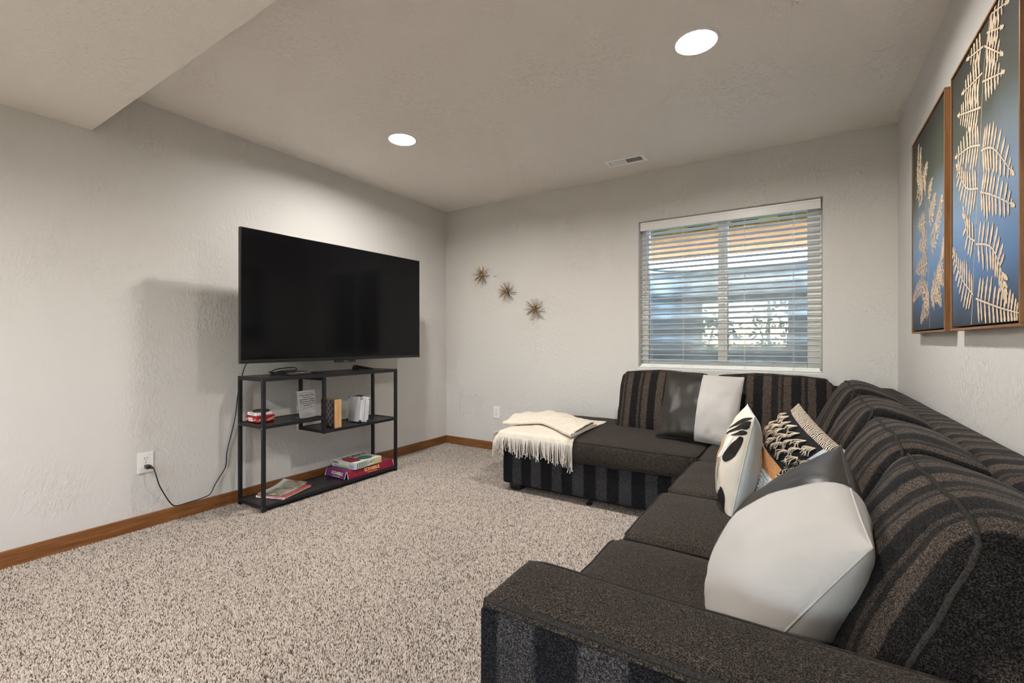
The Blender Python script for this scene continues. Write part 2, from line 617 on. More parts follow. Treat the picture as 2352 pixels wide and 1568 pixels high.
# ------------------------------------------------------------------ ceiling vent
vx0, vx1, vy0, vy1 = -1.275, -0.978, 3.316, 3.446
vent = thing('ceiling_air_vent', 'white slotted metal air vent in the ceiling near the window wall', 'vent', ((vx0 + vx1) / 2, (vy0 + vy1) / 2, ZC))
m = MB()
ins = 0.024
for a, b in [((vx0, vy0), (vx1, vy0 + ins)), ((vx0, vy1 - ins), (vx1, vy1)), ((vx0, vy0 + ins), (vx0 + ins + .004, vy1 - ins)), ((vx1 - ins - .004, vy0 + ins), (vx1, vy1 - ins)),
             (((vx0 + vx1) / 2 - .005, vy0 + ins), ((vx0 + vx1) / 2 + .005, vy1 - ins))]:
    m.lohi((*a, ZC - 0.007), (*b, ZC - 0.0005), 0.0012, 1)
M_VENT = plain('bright_white_enamel', (0.95, 0.95, 0.93), .4, var=.01)
m.build('frame', M_VENT, vent)
MB().lohi((vx0 + .01, vy0 + .01, ZC - 0.0012), (vx1 - .01, vy1 - .01, ZC - 0.0004)).build('duct_shade_plate', M_INK, vent, label='dark duct opening behind the slats')  # black sheet under the closed ceiling paints the shade inside the duct
nsl = 26
slat_me = None
for k in range(nsl):
    half = 0 if k < 13 else 1
    a0 = vx0 + ins + .007 if half == 0 else (vx0 + vx1) / 2 + .008
    a1 = (vx0 + vx1) / 2 - .008 if half == 0 else vx1 - ins - .007
    x = a0 + (a1 - a0) * ((k % 13) + .5) / 13
    if slat_me is None:
        so = MB().box((0, 0, 0), (0.0085, vy1 - vy0 - 2 * ins, 0.0009)).build('slat', M_VENT, vent, world=False)
        slat_me = so.data
    else:
        so = bpy.data.objects.new('slat', slat_me)
        link(so, vent)
    so.matrix_local = Matrix.Translation((x - (vx0 + vx1) / 2, 0, -0.0042)) @ Matrix.Rotation(R(-24 if half == 0 else 40), 4, 'Y')

# ------------------------------------------------------------------ window, blind
win = thing('window_1', 'white vinyl sliding window behind the blind', 'window', ((WX0 + WX1) / 2, YB + 0.1, WZ0), kind='structure')
yf0, yf1 = YB + 0.095, YB + 0.150
m = MB()
m.lohi((WX0, yf0, WZ0), (WX0 + 0.055, yf1, WZ1), .004)
m.lohi((WX1 - 0.085, yf0, WZ0), (WX1, yf1, WZ1), .004)
m.lohi((WX0 + .055, yf0, WZ1 - 0.055), (WX1 - .085, yf1, WZ1), .004)
m.lohi((WX0 + .055, yf0, WZ0), (WX1 - .085, yf1, WZ0 + 0.05), .004)
m.build('window_frame', M_VINYL, win)
m = MB()
m.lohi((-0.545, yf0 - .004, WZ0 + .05), (-0.478, yf1 - .004, WZ1 - .055), .004)
m.lohi((-0.523, yf0 - .010, WZ0 + .05), (-0.500, yf0 - .003, WZ1 - .055), .003)
m.build('meeting_stile', M_VINYL, win)
for a, b in ((WX0 + .055, -0.545), (-0.478, WX1 - .085)):
    MB().lohi((a, yf0 + .028, WZ0 + .05), (b, yf0 + .032, WZ1 - .055)).build('pane', M_GLASS, win)
MB().lohi((WX0 + .002, YB + .008, WZ0 + .0005), (WX1 - .002, yf0, WZ0 + .012), .003).build('window_sill', M_VINYL, win)

blind = thing('window_blind', 'white faux wood horizontal blind with slats tilted open', 'blind', ((WX0 + WX1) / 2, YB + 0.045, WZ1))
bx0, bx1 = WX0 + 0.008, WX1 - 0.008
M_SLAT = plain('white_blind_slat', (0.80, 0.80, 0.79), 0.35, var=0.015)
m = MB()
m.lohi((bx0, YB + .012, 1.972), (bx1, YB + .020, 2.040), .003)
m.lohi((bx0 + .004, YB + .010, 2.022), (bx1 - .004, YB + .013, 2.034), .001)
m.build('valance', M_SLAT, blind)
MB().lohi((bx0 + .004, YB + .022, 1.995), (bx1 - .004, YB + .072, 2.040), .002).build('head_rail', M_SLAT, blind)
ztop, zbot, ns = 1.945, 0.925, 26
prof = [(-0.025 + 0.05 * i / 6, 0.0022 * math.cos((i / 6 - .5) * math.pi)) for i in range(7)]
m = MB()
x_h = (bx1 - bx0) / 2 - 0.004
top = [[(sx, y, z + .0013) for y, z in prof] for sx in (-x_h, x_h)]
bot = [[(sx, y, z - .0013) for y, z in prof] for sx in (-x_h, x_h)]
vs = top[0] + top[1] + bot[0] + bot[1]
fs = []
for i in range(6):
    fs += [(i, i + 1, 7 + i + 1, 7 + i), (14 + i, 21 + i, 21 + i + 1, 14 + i + 1), (i, 14 + i, 14 + i + 1, i + 1), (7 + i, 7 + i + 1, 21 + i + 1, 21 + i)]
fs += [(0, 7, 21, 14), (6, 20, 27, 13)]
m.add(vs, fs)
slat0 = m.build('slat', M_SLAT, blind, world=False, smooth=True, sharp=50)
for k in range(ns):
    so = slat0 if k == 0 else bpy.data.objects.new('slat', slat0.data)
    if k: link(so, blind)
    z = ztop - (ztop - zbot) * k / (ns - 1)
    so.matrix_local = Matrix.Translation((0, 0.002, z - WZ1)) @ Matrix.Rotation(R(-9), 4, 'X')
MB().lohi((bx0 + .004, YB + .022, 0.872), (bx1 - .004, YB + .072, 0.892), .004).build('bottom_rail', M_SLAT, blind)
for x in (-1.035, -0.79, -0.36, -0.055):
    m = MB()
    for y in (YB + .0205, YB + .0735):
        m.tube([(x, y, 1.995), (x, y, 0.88)], 0.0009, 4)
    m.tube([(x + .008, YB + .0205, 1.995), (x + .008, YB + .0205, 0.88)], 0.0007, 4)
    m.build('ladder_cord', M_SLAT, blind)
    MB().lathe([(0.0001, .000), (0.006, .002), (0.007, .006), (0.0001, .008)], (x, YB + .0215, 0.882), 10, Matrix.Rotation(R(90), 3, 'X')).build('cord_button', M_SLAT, blind)
MB().tube([(-1.068, YB + .016, 1.972), (-1.068, YB + .013, 1.45)], 0.0035, 8).build('tilt_wand', plain('grey_wand', (0.45, 0.43, 0.42), .3), blind)

# rear window, opposite
rw = thing('window_2', 'plain white framed window in the wall opposite the blind', 'window', ((RX0 + RX1) / 2, YR - .1, RZ0), kind='structure')
m = MB()
y0, y1 = YR - .15, YR - .09
m.lohi((RX0, y0, RZ0), (RX0 + .05, y1, RZ1), .004); m.lohi((RX1 - .05, y0, RZ0), (RX1, y1, RZ1), .004)
m.lohi((RX0 + .05, y0, RZ0), (RX1 - .05, y1, RZ0 + .05), .004); m.lohi((RX0 + .05, y0, RZ1 - .05), (RX1 - .05, y1, RZ1), .004)
m.lohi((-0.62, y0, RZ0 + .05), (-0.57, y1, RZ1 - .05), .004)
m.build('window_frame', M_VINYL, rw)
for a, b in ((RX0 + .05, -.62), (-.57, RX1 - .05)):
    MB().lohi((a, y0 + .02, RZ0 + .05), (b, y0 + .024, RZ1 - .05)).build('pane', M_GLASS, rw)

# ------------------------------------------------------------------ outside the window: well, deck, ground
t = NT('galvanised_steel')
co = t.coord()
nf = t.noise(co, 7, 4)
colr = t.ramp(nf, [(0.3, (0.34, 0.35, 0.31)), (0.7, (0.50, 0.52, 0.50))])
M_GALV = t.finish(colr, 0.42, 0.75, t.bump(t.noise(co, 30, 3), 0.1, .003), 0.5)
yw = YB + T
wc = (WX0 + WX1) / 2
m = MB()
P = []
nz = 60
for k in range(nz + 1):
    z = 0.45 + (1.765 - 0.45) * k / nz
    row = []
    rr = 0.006 * math.sin(2 * math.pi * z / 0.27) + 0.003 * math.sin(2 * math.pi * z / 0.11)
    for i in range(41):
        a = math.pi * i / 40
        ca, sa = math.cos(a), math.sin(a)
        p = 2 / 3.2
        row.append((wc - (0.80 + rr) * math.copysign(abs(ca) ** p, ca), yw + (0.86 + rr) * abs(sa) ** p, z))
    P.append(row)
m.grid(P)
well = thing('window_well', 'curved corrugated steel window well outside the glass', 'window well', (wc, yw, .45))
m.build('liner', M_GALV, well, smooth=True)
MB().tube(P[-1], 0.012, 8).build('rolled_rim', M_GALV, well, smooth=True)
MB().lohi((wc - .85, yw, .40), (wc + .85, yw + .95, .46)).build('well_ground', plain('pea_gravel', (0.30, 0.27, 0.22), .9, var=.4, scale=60, bump=.8, bscale=70), kind='structure', label='gravel at the bottom of the window well')

M_STAIN = m_wood('cedar_stain', (0.24, 0.105, 0.038), (0.34, 0.155, 0.06), (0.40, 0.20, 0.085), axis=0, scale=.3, rough=.6)
M_JOIST = plain('pale_joist_wood', (0.50, 0.38, 0.20), .7, var=.1)
deck = thing('raised_deck', 'orange stained timber deck with joists seen high through the window', 'deck', (-0.9, 6.6, 2.2))
for k in range(3):
    MB().lohi((-3.2, 6.50, 2.205 + .115 * k), (1.2, 6.54, 2.205 + .115 * k + .112), .003).build('fascia_board', M_STAIN, deck)
for k in range(9):
    MB().lohi((-3.1 + .53 * k, 6.10, 2.56), (-3.1 + .53 * k + .20, 7.6, 2.63), .003).build('joist', M_JOIST, deck)
for k in range(9):
    MB().lohi((-3.2, 6.12 + .17 * k, 2.635), (1.2, 6.12 + .17 * k + .165, 2.665)).build('deck_board', M_STAIN, deck)
for x in (-3.0, 1.0):
    MB().lohi((x - .07, 6.56, 1.6), (x + .07, 6.70, 2.56)).build('post', M_STAIN, deck)

t = NT('lawn')
co = t.coord()
M_LAWN = t.finish(t.ramp(t.noise(co, 3, 5, .7), [(0.3, (0.05, 0.09, 0.025)), (0.7, (0.16, 0.21, 0.07))]), 0.95, 0, t.bump(t.noise(co, 60, 3), .8, .02), .1)
m = MB()
m.lohi((-14, yw + .93, 1.2), (12, 22, 1.70)); m.lohi((-14, yw + .02, 1.2), (wc - .86, yw + .93, 1.70)); m.lohi((wc + .86, yw + .02, 1.2), (12, yw + .93, 1.70))
m.build('ground_upper_lawn', M_LAWN, kind='structure', label='sloping lawn around the window well')
MB().lohi((-14, -22, -.3), (12, YR - T - .02, -.14)).build('ground_lower_lawn', M_LAWN, kind='structure', label='lawn outside the rear window')
def shrub(x, y, z, r, h, label):
    s = thing('garden_shrub', label, 'shrub', (x, y, z), 'shrubs outside the rear window')
    MB().tube([(x, y, z), (x + .02, y, z + h * .5)], .03, 6).build('trunk', M_BASE, s)
    m = MB()
    rnd = random.Random(int(x * 100))
    for k in range(420):
        d = Vector((rnd.gauss(0, 1), rnd.gauss(0, 1), rnd.gauss(0, 1))).normalized() * rnd.uniform(.55, 1.0)
        c = Vector((x + d.x * r, y + d.y * r, z + h * .55 + d.z * h * .45))
        u = Vector((rnd.gauss(0, 1), rnd.gauss(0, 1), rnd.gauss(0, 1))).normalized() * .09
        w = u.orthogonal().normalized() * .045
        m.add([c - u, c + w, c + u, c - w], [(0, 1, 2, 3)])
    m.build('foliage', plain('shrub_leaf', (0.07, 0.14, 0.05), .6, var=.4, scale=4), s, kind='stuff')
for i, (x, y, r, h) in enumerate([(-2.3, -7.5, .9, 2.3), (-0.4, -9.0, 1.2, 3.0), (1.4, -8.0, 1.0, 2.4)]):
    shrub(x, y, -.16, r, h, ['leafy shrub outside the rear window, television side', 'tallest leafy shrub outside the rear window', 'leafy shrub outside the rear window, sofa side'][i])

# ------------------------------------------------------------------ television on its wall arm
TVC = Vector((-2.832, 2.178, 1.353))
tv_m = Matrix.Translation(TVC) @ Matrix.Rotation(R(90 - 2.6), 4, 'Z')      # local X along the screen, front = local -Y ... facing +x
tv = thing('television', 'large black flat screen television mounted above the console', 'television', tv_m)
W2, H2 = 0.730, 0.415
t = NT('tv_screen_glass')
M_SCREEN = t.finish((0.003, 0.003, 0.0035), 0.10, 0, None, 0.22)
M_TVB = plain('tv_dark_metal', (0.03, 0.029, 0.028), 0.32, 0.6, var=.05)
def tvb(name, lo, hi, mat, bev=.002, parent=None):
    return MB().lohi(lo, hi, bev).build(name, mat, parent or tv, world=False)
tvb('screen', (-W2 + .004, -.0045, -H2 + .022), (W2 - .004, -.001, H2 - .004), M_SCREEN, .0005)
m = MB()
m.lohi((-W2, -.006, H2 - .005), (W2, .022, H2), .0015); m.lohi((-W2, -.006, -H2 + .02), (-W2 + .005, .022, H2 - .005), .0015); m.lohi((W2 - .005, -.006, -H2 + .02), (W2, .022, H2 - .005), .0015)
m.build('bezel', M_TVB, tv, world=False)
chin = tvb('lower_bezel', (-W2, -.009, -H2), (W2, .022, -H2 + .021), M_TVB)
tvb('sensor_housing', (-.085, -.006, -H2 - .016), (.085, .016, -H2 + .001), M_BLACKP, .004)
tvb('indicator', (-.02, -.0075, -H2 - .011), (.02, -.0058, -H2 - .006), M_CHROME, .0005)
tvb('back_shell', (-W2 + .006, .0005, -H2 + .004), (W2 - .006, .026, H2 - .004), M_BLACKP, .006)
tvb('electronics_hump', (-.52, .027, -H2 + .01), (.52, .062, -.02), M_BLACKP, .012)
mt = thing('wall_mount', 'black folding steel wall arm holding the television', 'bracket', (XL, 2.15, 1.36))
m = MB()
m.lohi((XL + .0005, 2.03, 1.22), (XL + .018, 2.27, 1.50), .003)
m.build('wall_plate', M_BLACKM, mt)
m = MB()
m.tube([(XL + .02, 2.10, 1.36), (-2.99, 2.34, 1.36)], .016, 8); m.tube([(-2.99, 2.34, 1.33), (-2.80 - .062, 2.19, 1.33)], .016, 8)
m.build('folding_arm', M_BLACKM, mt)

# ------------------------------------------------------------------ console shelf
cx0, cx1, cy0, cy1, czt = -3.117, -2.84, 1.577, 2.675, 0.842
con = thing('console_shelf', 'narrow black metal console shelf with staggered tiers under the television', 'console', ((cx0 + cx1) / 2, (cy0 + cy1) / 2, 0))
p2 = 0.0105
def post(x, y, z0, z1):
    MB().lohi((x - p2, y - p2, z0), (x + p2, y + p2, z1), .0015).build('post', M_BLACKM, con)
for x in (cx0, cx1):
    for y in (cy0, cy1):
        post(x, y, 0.001, czt)
ym = 2.006
for x in (cx0, cx1):
    post(x, ym, 0.425, czt - .022)
def rail(lo, hi):
    MB().lohi(lo, hi, .0015).build('rail', M_BLACKM, con)
def tier(y0, y1, z, name='shelf'):
    """rails round a recessed panel, top of rails at z"""
    h = .02
    rail((cx1 - p2, y0 + p2, z - h), (cx1 + p2, y1 - p2, z))
    rail((cx0 - p2, y0 + p2, z - h), (cx0 + p2, y1 - p2, z))
    rail((cx0 + p2, y0 - p2, z - h), (cx1 - p2, y0 + p2, z))
    rail((cx0 + p2, y1 - p2, z - h), (cx1 - p2, y1 + p2, z))
    MB().lohi((cx0 + p2, y0 + p2, z - .008), (cx1 - p2, y1 - p2, z - .0025)).build(name, M_SHELF, con)
tier(cy0, cy1, .046)
tier(cy0, ym, .545)
tier(ym, cy1, .447)
rail((cx1 - p2, cy0 + p2, czt - .02), (cx1 + p2, cy1 - p2, czt)); rail((cx0 - p2, cy0 + p2, czt - .02), (cx0 + p2, cy1 - p2, czt))
rail((cx0 + p2, cy0 - p2, czt - .02), (cx1 - p2, cy0 + p2, czt)); rail((cx0 + p2, cy1 - p2, czt - .02), (cx1 - p2, cy1 + p2, czt))
rail((cx0 + p2, ym - p2, czt - .044), (cx1 - p2, ym + p2, czt - .022))
MB().lohi((cx0 - p2, cy0 - p2, czt + .0005), (cx1 + p2, cy1 + p2, czt + .0045), .001).build('top_panel', M_SHELF, con)
ZT = czt + .0045
bolt_me = None
for y in (cy0, cy1):
    for z in (.036, .53, czt - .01):
        if not (y == cy1 and z == .53):
            for x in (cx0, cx1):
                if bolt_me is None:
                    bo = MB().lathe([(.0001, .0018), (.0035, .0014), (.004, .0)], (0, 0, 0), 8).build('bolt', M_CHROME, con, world=False)
                    bolt_me = bo.data
                else:
                    bo = link(bpy.data.objects.new('bolt', bolt_me), con)
                sg = -1 if y == cy0 else 1
                bo.matrix_local = Matrix.Translation((x - (cx0 + cx1) / 2, y + sg * p2 - (cy0 + cy1) / 2, z)) @ Matrix.Rotation(R(-90 * sg), 4, 'X')

# ------------------------------------------------------------------ things on the console
# cable coil
cab = thing('coiled_cable', 'black video cable coiled loosely on the console top', 'cable', (-2.98, 1.78, ZT))
pts = []
for k in range(70):
    a = 2 * math.pi * k / 26
    tt = k / 69
    pts.append((-2.985 + (.075 + .012 * math.sin(k * .7)) * math.cos(a) * .8, 1.795 + (.095 + .01 * math.cos(k * .5)) * math.sin(a), ZT + .005 + .045 * tt * (0.5 + .5 * math.sin(a * .93 + .6))))
pts += [(-2.93, 1.90, ZT + .02), (-2.92, 1.95, ZT + .006), (-2.915, 1.985, ZT + .006)]
MB().tube(catmull(pts, 3), .0036, 7).build('cord', M_BLACKP, cab, smooth=True)
MB().box((-2.912, 2.008, ZT + .0085), (.022, .042, .013), Matrix.Rotation(R(-8), 3, 'Z'), .003).build('plug', M_BLACKP, cab)
MB().box((-2.910, 2.036, ZT + .0085), (.014, .014, .006), Matrix.Rotation(R(-8), 3, 'Z'), .0008).build('plug_tip', M_CHROME, cab)
# remote
rem = thing('remote_control', 'slim dark remote control lying beside the coiled cable', 'remote', (-2.88, 1.83, ZT))
MB().box((-2.872, 1.835, ZT + .0085), (.042, .165, .016), Matrix.Rotation(R(4), 3, 'Z'), .005).build('body', plain('dark_brown_plastic', (.035, .022, .015), .35), rem)
m = MB()
for i in range(9):
    for j in range(3):
        m.box((-2.872 + (j - 1) * .011, 1.77 + i * .0155, ZT + .0172), (.006, .007, .0018), None, .0006)
m.build('buttons', plain('grey_rubber', (.25, .24, .22), .6), rem)
# mini tripod
tri = thing('mini_tripod', 'small black folding phone tripod lying on the console top', 'tripod', (-2.96, 2.42, ZT))
m = MB()
m.tube([(-2.975, 2.375, ZT + .034), (-2.955, 2.44, ZT + .022), (-2.93, 2.515, ZT + .008)], [.009, .008, .006], 8)
m.build('leg', M_BLACKP, tri, smooth=True)
MB().tube([(-2.99, 2.375, ZT + .032), (-2.985, 2.43, ZT + .02), (-2.975, 2.50, ZT + .007)], [.009, .008, .006], 8).build('leg', M_BLACKP, tri, smooth=True)
MB().lathe([(.0001, -.018), (.013, -.016), (.016, -.004), (.012, .012), (.0001, .016)], (-2.978, 2.372, ZT + .018), 12).build('ball_head', M_BLACKP, tri, smooth=True)
MB().lathe([(.0001, -.012), (.009, -.011), (.009, .011), (.0001, .012)], (-2.95, 2.385, ZT + .0105), 12, Matrix.Rotation(R(90), 3, 'X')).build('clamp_knob', M_BLACKP, tri)

# red card game tin with white case and ring on top
Z1 = .5425
tin = thing('card_game_tin', 'red card game tin on the left middle shelf', 'game tin', (-3.04, 1.665, Z1))
M_RED = plain('glossy_red', (.42, .012, .02), .25, var=.05)
MB().lohi((-3.105, 1.607, Z1 + .0005), (-2.975, 1.728, Z1 + .042), .008, 3).build('tin_body', M_RED, tin)
MB().lohi((-3.107, 1.605, Z1 + .030), (-2.973, 1.730, Z1 + .046), .007, 3).build('lid', M_RED, tin)
M_CREAM = plain('cream_print', (.75, .68, .48), .5, var=.03)
for yy in (1.634, 1.70):
    add_text('lettering', 'UNO', .022, (-2.9722, yy, Z1 + .021), (0, 1, .25), (0, -.25, 1), M_CREAM, tin, bold=.0006)
for xx in (-3.088, -2.995):
    add_text('lettering', 'UNO', .018, (xx, 1.6045, Z1 + .021), (1, 0, .2), (-.2, 0, 1), M_CREAM, tin, bold=.0006)
MB().lohi((-3.068, 1.6042, Z1 + .010), (-3.020, 1.6065, Z1 + .034), .0008).build('age_label', M_PAPER, tin, label='white printed panel')
add_text('lettering', 'PLAY', .011, (-3.044, 1.6038, Z1 + .022), (1, 0, 0), (0, 0, 1), M_INK, tin)
bk = thing('white_card_box', 'thin white boxed card set lying on the red tin', 'box', (-3.04, 1.67, Z1 + .047))
MB().lohi((-3.095, 1.612, Z1 + .0468), (-2.985, 1.715, Z1 + .066), .0015).build('box_body', M_PAPER, bk)
add_text('lettering', 'CARD SET', .0105, (-3.035, 1.6115, Z1 + .057), (1, 0, 0), (0, 0, 1), M_INK, bk)
rg = MB().lathe([(.046, 0.0), (.050, .001), (.052, .005), (.050, .011), (.046, .0125), (.0425, .010), (.0415, .005), (.043, .001), (.046, 0.0)], (-3.03, 1.667, Z1 + .0665), 32).build('wooden_ring', plain('dark_walnut', (.045, .02, .016), .35, var=.2), smooth=True,
    label='dark brown ring lying on the white card box', cat='ring')

# acrylic sign
sg = thing('table_sign', 'white printed welcome sign in a clear acrylic stand on the shelf', 'sign', (-2.87, 1.90, Z1))
sn = Matrix.Translation((-2.868, 1.9055, Z1 + .0)) @ Matrix.Rotation(R(90 + 4), 4, 'Z') @ Matrix.Rotation(R(-9), 4, 'X')
def sgw(p): return sn @ Vector(p)
def sgbox(name, lo, hi, mat, bev=0):
    m = MB().lohi(lo, hi, bev)
    m.v = [tuple(sgw(p)) for p in m.v]
    return m.build(name, mat, sg)
sgbox('acrylic_front', (-.071, -.0022, .010), (.071, -.0008, .196), M_ACRYL)
sgbox('paper', (-.069, -.0006, .012), (.069, .0006, .194), M_PAPER)
sgbox('acrylic_back', (-.071, .0008, .010), (.071, .0022, .196), M_ACRYL)
MB().add([sgw((-.071, -.03, .006)), sgw((.071, -.03, .006)), sgw((.071, .05, .0175)), sgw((-.071, .05, .0175)), sgw((-.071, -.03, .009)), sgw((.071, -.03, .009)), sgw((.071, .05, .0205)), sgw((-.071, .05, .0205))],
         [(0, 1, 2, 3), (7, 6, 5, 4), (0, 4, 5, 1), (1, 5, 6, 2), (2, 6, 7, 3), (3, 7, 4, 0)]).build('acrylic_foot', M_ACRYL, sg)
sx = (sn.to_3x3() @ Vector((1, 0, 0))); sz = (sn.to_3x3() @ Vector((0, 0, 1)))
M_INKS = plain('grey_ink', (.09, .085, .09), .7, var=0)
for body, size, zz in [('Welcome and enjoy your stay', .0075, .178), ('So Nice  You Are  Here', .0115, .163), ('Guests Love', .0115, .150), ('Your place was made for', .0115, .134), ('deep breaths, cozy chairs,', .0115, .120),
                       ('and moments that turn', .0115, .106), ('into memories', .0115, .092), ('scan below for the house guide', .006, .074), ('thank you for staying', .0055, .026)]:
    add_text('lettering', body, size, sgw((0, -.0028, zz)), sx, sz, M_INK if size > .008 else M_INKS, sg, bold=.0002 if size > .008 else 0)

# wooden game case
Z2 = .4445
M_PINE = m_wood('light_maple', (.48, .27, .12), (.60, .36, .17), (.68, .45, .24), axis=2, scale=1.2, rough=.35)
gc = thing('wooden_game_case', 'folding wooden game case standing upright on the right shelf', 'game case', (-2.93, 2.13, Z2))
for k in range(2):
    MB().lohi((-3.01, 2.104 + .0285 * k, Z2 + .0005), (-2.853, 2.104 + .0285 * k + .0278, Z2 + .203), .0015).build('half', M_PINE, gc)
MB().lohi((-3.012, 2.1015, Z2 + .0005), (-2.862, 2.1038, Z2 + .203), .0008).build('inlaid_face', plain('dark_checker_wood', (.06, .045, .04), .4, var=.5, scale=60), gc)
m = MB()
for i in range(6):
    for j in range(8):
        if (i + j) % 2 == 0:
            m.lohi((-3.003 + i * .0225, 2.1008, Z2 + .012 + j * .0235), (-3.003 + i * .0225 + .0225, 2.1016, Z2 + .012 + j * .0235 + .0235))
m.build('pale_inlay_squares', plain('grey_inlay', (.22, .21, .22), .4), gc)
for x in (-2.99, -2.915):
    MB().lohi((x - .011, 2.118, Z2 + .2032), (x + .011, 2.147, Z2 + .2062), .001).build('hinge', M_BRASS, gc)
MB().lohi((-2.885, 2.112, Z2 + .2032), (-2.862, 2.152, Z2 + .2075), .001).build('clasp', plain('bright_brass', (.75, .52, .15), .25, 1.0), gc)

# aluminium case leaning slightly
M_ALU = plain('brushed_aluminium', (.78, .80, .84), .35, .35, var=.06, scale=12)
am = Matrix.Translation((-2.94, 2.37, Z2)) @ Matrix.Rotation(R(-6), 4, 'X')
al = thing('aluminium_case', 'silver aluminium carry case with black corners leaning upright on the shelf', 'case', am)
def alb(name, lo, hi, mat, bev=.002):
    return MB().lohi(lo, hi, bev).build(name, mat, al, world=False)
alb('half', (-.075, -.040, .004), (.078, -.003, .196), M_ALU, .004)
alb('half', (-.075, .003, .004), (.078, .040, .196), M_ALU, .004)
alb('gasket', (-.073, -.003, .006), (.075, .003, .194), plain('grey_gasket', (.30, .31, .34), .4, .4), .0005)
for y in (-.036, .036):
    for z in (.012, .188):
        for x in (-.070, .074):
            MB().lathe([(.0001, -.011), (.008, -.010), (.0115, -.004), (.0115, .004), (.008, .010), (.0001, .011)], (x, y, z), 10).build('corner_cap', M_CHROME if z > .1 else M_BLACKP, al, world=False, smooth=True)
for x in (-.045, .045):
    alb('latch', (x - .012, -.014, .1955), (x + .012, .014, .203), M_CHROME, .002)
MB().tube(catmull([(-.03, 0, .197), (-.027, .004, .204), (.0, .010, .205), (.027, .004, .204), (.03, 0, .197)], 5), .0045, 8).build('handle', M_BLACKP, al, world=False, smooth=True)

# board game boxes
Z3 = .0435
def splay_panel(par, name, a, b, top, bot, out, mat):
    """one side of a worn box lid, tipped outwards at the bottom"""
    a, b, out = Vector(a), Vector(b), Vector(out)
    o2 = out * .018
    th = out * .0025
    vs = []
    for off in (Vector(), -th):
        vs += [a + Vector((0, 0, bot)) + o2 + off, b + Vector((0, 0, bot)) + o2 + off, b + Vector((0, 0, top)) + off, a + Vector((0, 0, top)) + off]
    return MB().add(vs, [(0, 1, 2, 3), (7, 6, 5, 4), (0, 4, 5, 1), (1, 5, 6, 2), (2, 6, 7, 3), (3, 7, 4, 0)]).build(name, mat, par)
scb = thing('word_game_box', 'wide maroon word game box, one end tinted purple as cool light, on the bottom shelf', 'game box', (-2.98, 2.44, Z3))
M_MAR = plain('maroon_board', (.20, .008, .03), .4, var=.12)
M_MAR_COOL = plain('maroon_board_cool_light', (.115, .02, .13), .4, var=.12)  # same maroon lid; cool light on the end is put into this colour
bx0_, bx1_, by0_, by1_ = -3.10, -2.868, 2.215, 2.668
MB().lohi((bx0_ + .006, by0_ + .006, Z3 + .0005), (bx1_ - .006, by1_ - .006, Z3 + .05), .001).build('tray', M_INK, scb)
MB().lohi((bx0_, by0_, Z3 + .0555), (bx1_, by1_, Z3 + .058), .0006).build('lid_top', M_MAR, scb)
splay_panel(scb, 'front_panel', (bx1_, by0_ + .004, Z3), (bx1_, by1_ - .004, Z3), .057, .004, (1, 0, 0), M_MAR)
splay_panel(scb, 'end_panel', (bx0_, by0_, Z3), (bx1_ - .004, by0_, Z3), .057, .004, (0, -1, 0), M_MAR_COOL)
splay_panel(scb, 'end_panel', (bx0_, by1_, Z3), (bx1_, by1_, Z3), .057, .004, (0, 1, 0), M_MAR)
splay_panel(scb, 'back_panel', (bx0_, by0_, Z3), (bx0_, by1_, Z3), .057, .004, (-.3, 0, 0), M_MAR)
m = MB()
m.tube([(bx1_ + .018, by0_ + .001, Z3 + .004), (bx1_ + .002, by0_ + .002, Z3 + .055)], .0016, 5); m.tube([(bx1_ - .002, by0_ - .018, Z3 + .004), (bx1_ - .001, by0_ - .001, Z3 + .056)], .0016, 5)
m.tube([(bx1_ + .018, by1_ - .002, Z3 + .004), (bx1_ + .002, by1_ - .003, Z3 + .055)], .0014, 5); m.tube([(bx0_, by0_ - .018, Z3 + .004), (bx0_, by0_, Z3 + .056)], .0016, 5)
m.build('torn_white_edge', M_PAPER, scb)
M_GOLD = plain('gold_print', (.72, .42, .14), .45, var=.04)
sl = Vector((-.018, 0, .053)).normalized()
add_text('lettering', 'SCRABBLE', .034, Vector((bx1_ + .0105, 2.445, Z3 + .035)), (0, 1, 0), sl, M_GOLD, scb, bold=.0009, spacing=.95)
add_text('lettering', 'Crossword Game', .013, Vector((bx1_ + .0165, 2.445, Z3 + .0145)), (0, 1, 0), sl, M_GOLD, scb, bold=.0003)
se = Vector((0, .018, .053)).normalized()
add_text('lettering', 'SCRABBLE', .030, Vector((-2.965, by0_ - .0105, Z3 + .035)), (1, 0, 0), se, M_CREAM, scb, bold=.0008, spacing=.95)
add_text('lettering', 'Crossword Game', .0115, Vector((-2.965, by0_ - .0165, Z3 + .0145)), (1, 0, 0), se, M_CREAM, scb, bold=.0003)

Z4 = Z3 + .0585
sm = Matrix.Translation((-2.985, 2.405, Z4)) @ Matrix.Rotation(R(3), 4, 'Z')
sob = thing('board_game_box', 'white board game box with green and yellow stripes on the maroon box', 'game box', sm)
hx, hy, hz = .128, .135, .050
MB().lohi((-hx, -hy, .0005), (hx, hy, hz), .0015).build('box_body', plain('pale_grey_board', (.62, .63, .64), .45, var=.05), sob, world=False)
M_GRN = plain('print_green', (.05, .20, .08), .45); M_YEL = plain('print_yellow', (.70, .56, .06), .45); M_REDP = plain('print_red', (.35, .03, .04), .45); M_BLU = plain('print_blue', (.16, .35, .62), .45); M_LIME = plain('print_lime', (.48, .62, .12), .45)
m = MB(); m2 = MB()
for k in range(7):
    y = -hy + .02 + k * .0165
    m.add([(hx + .0006, y, .004), (hx + .0006, y + .008, .004), (hx + .0006, y + .010, .047), (hx + .0006, y + .002, .047)], [(0, 1, 2, 3)])
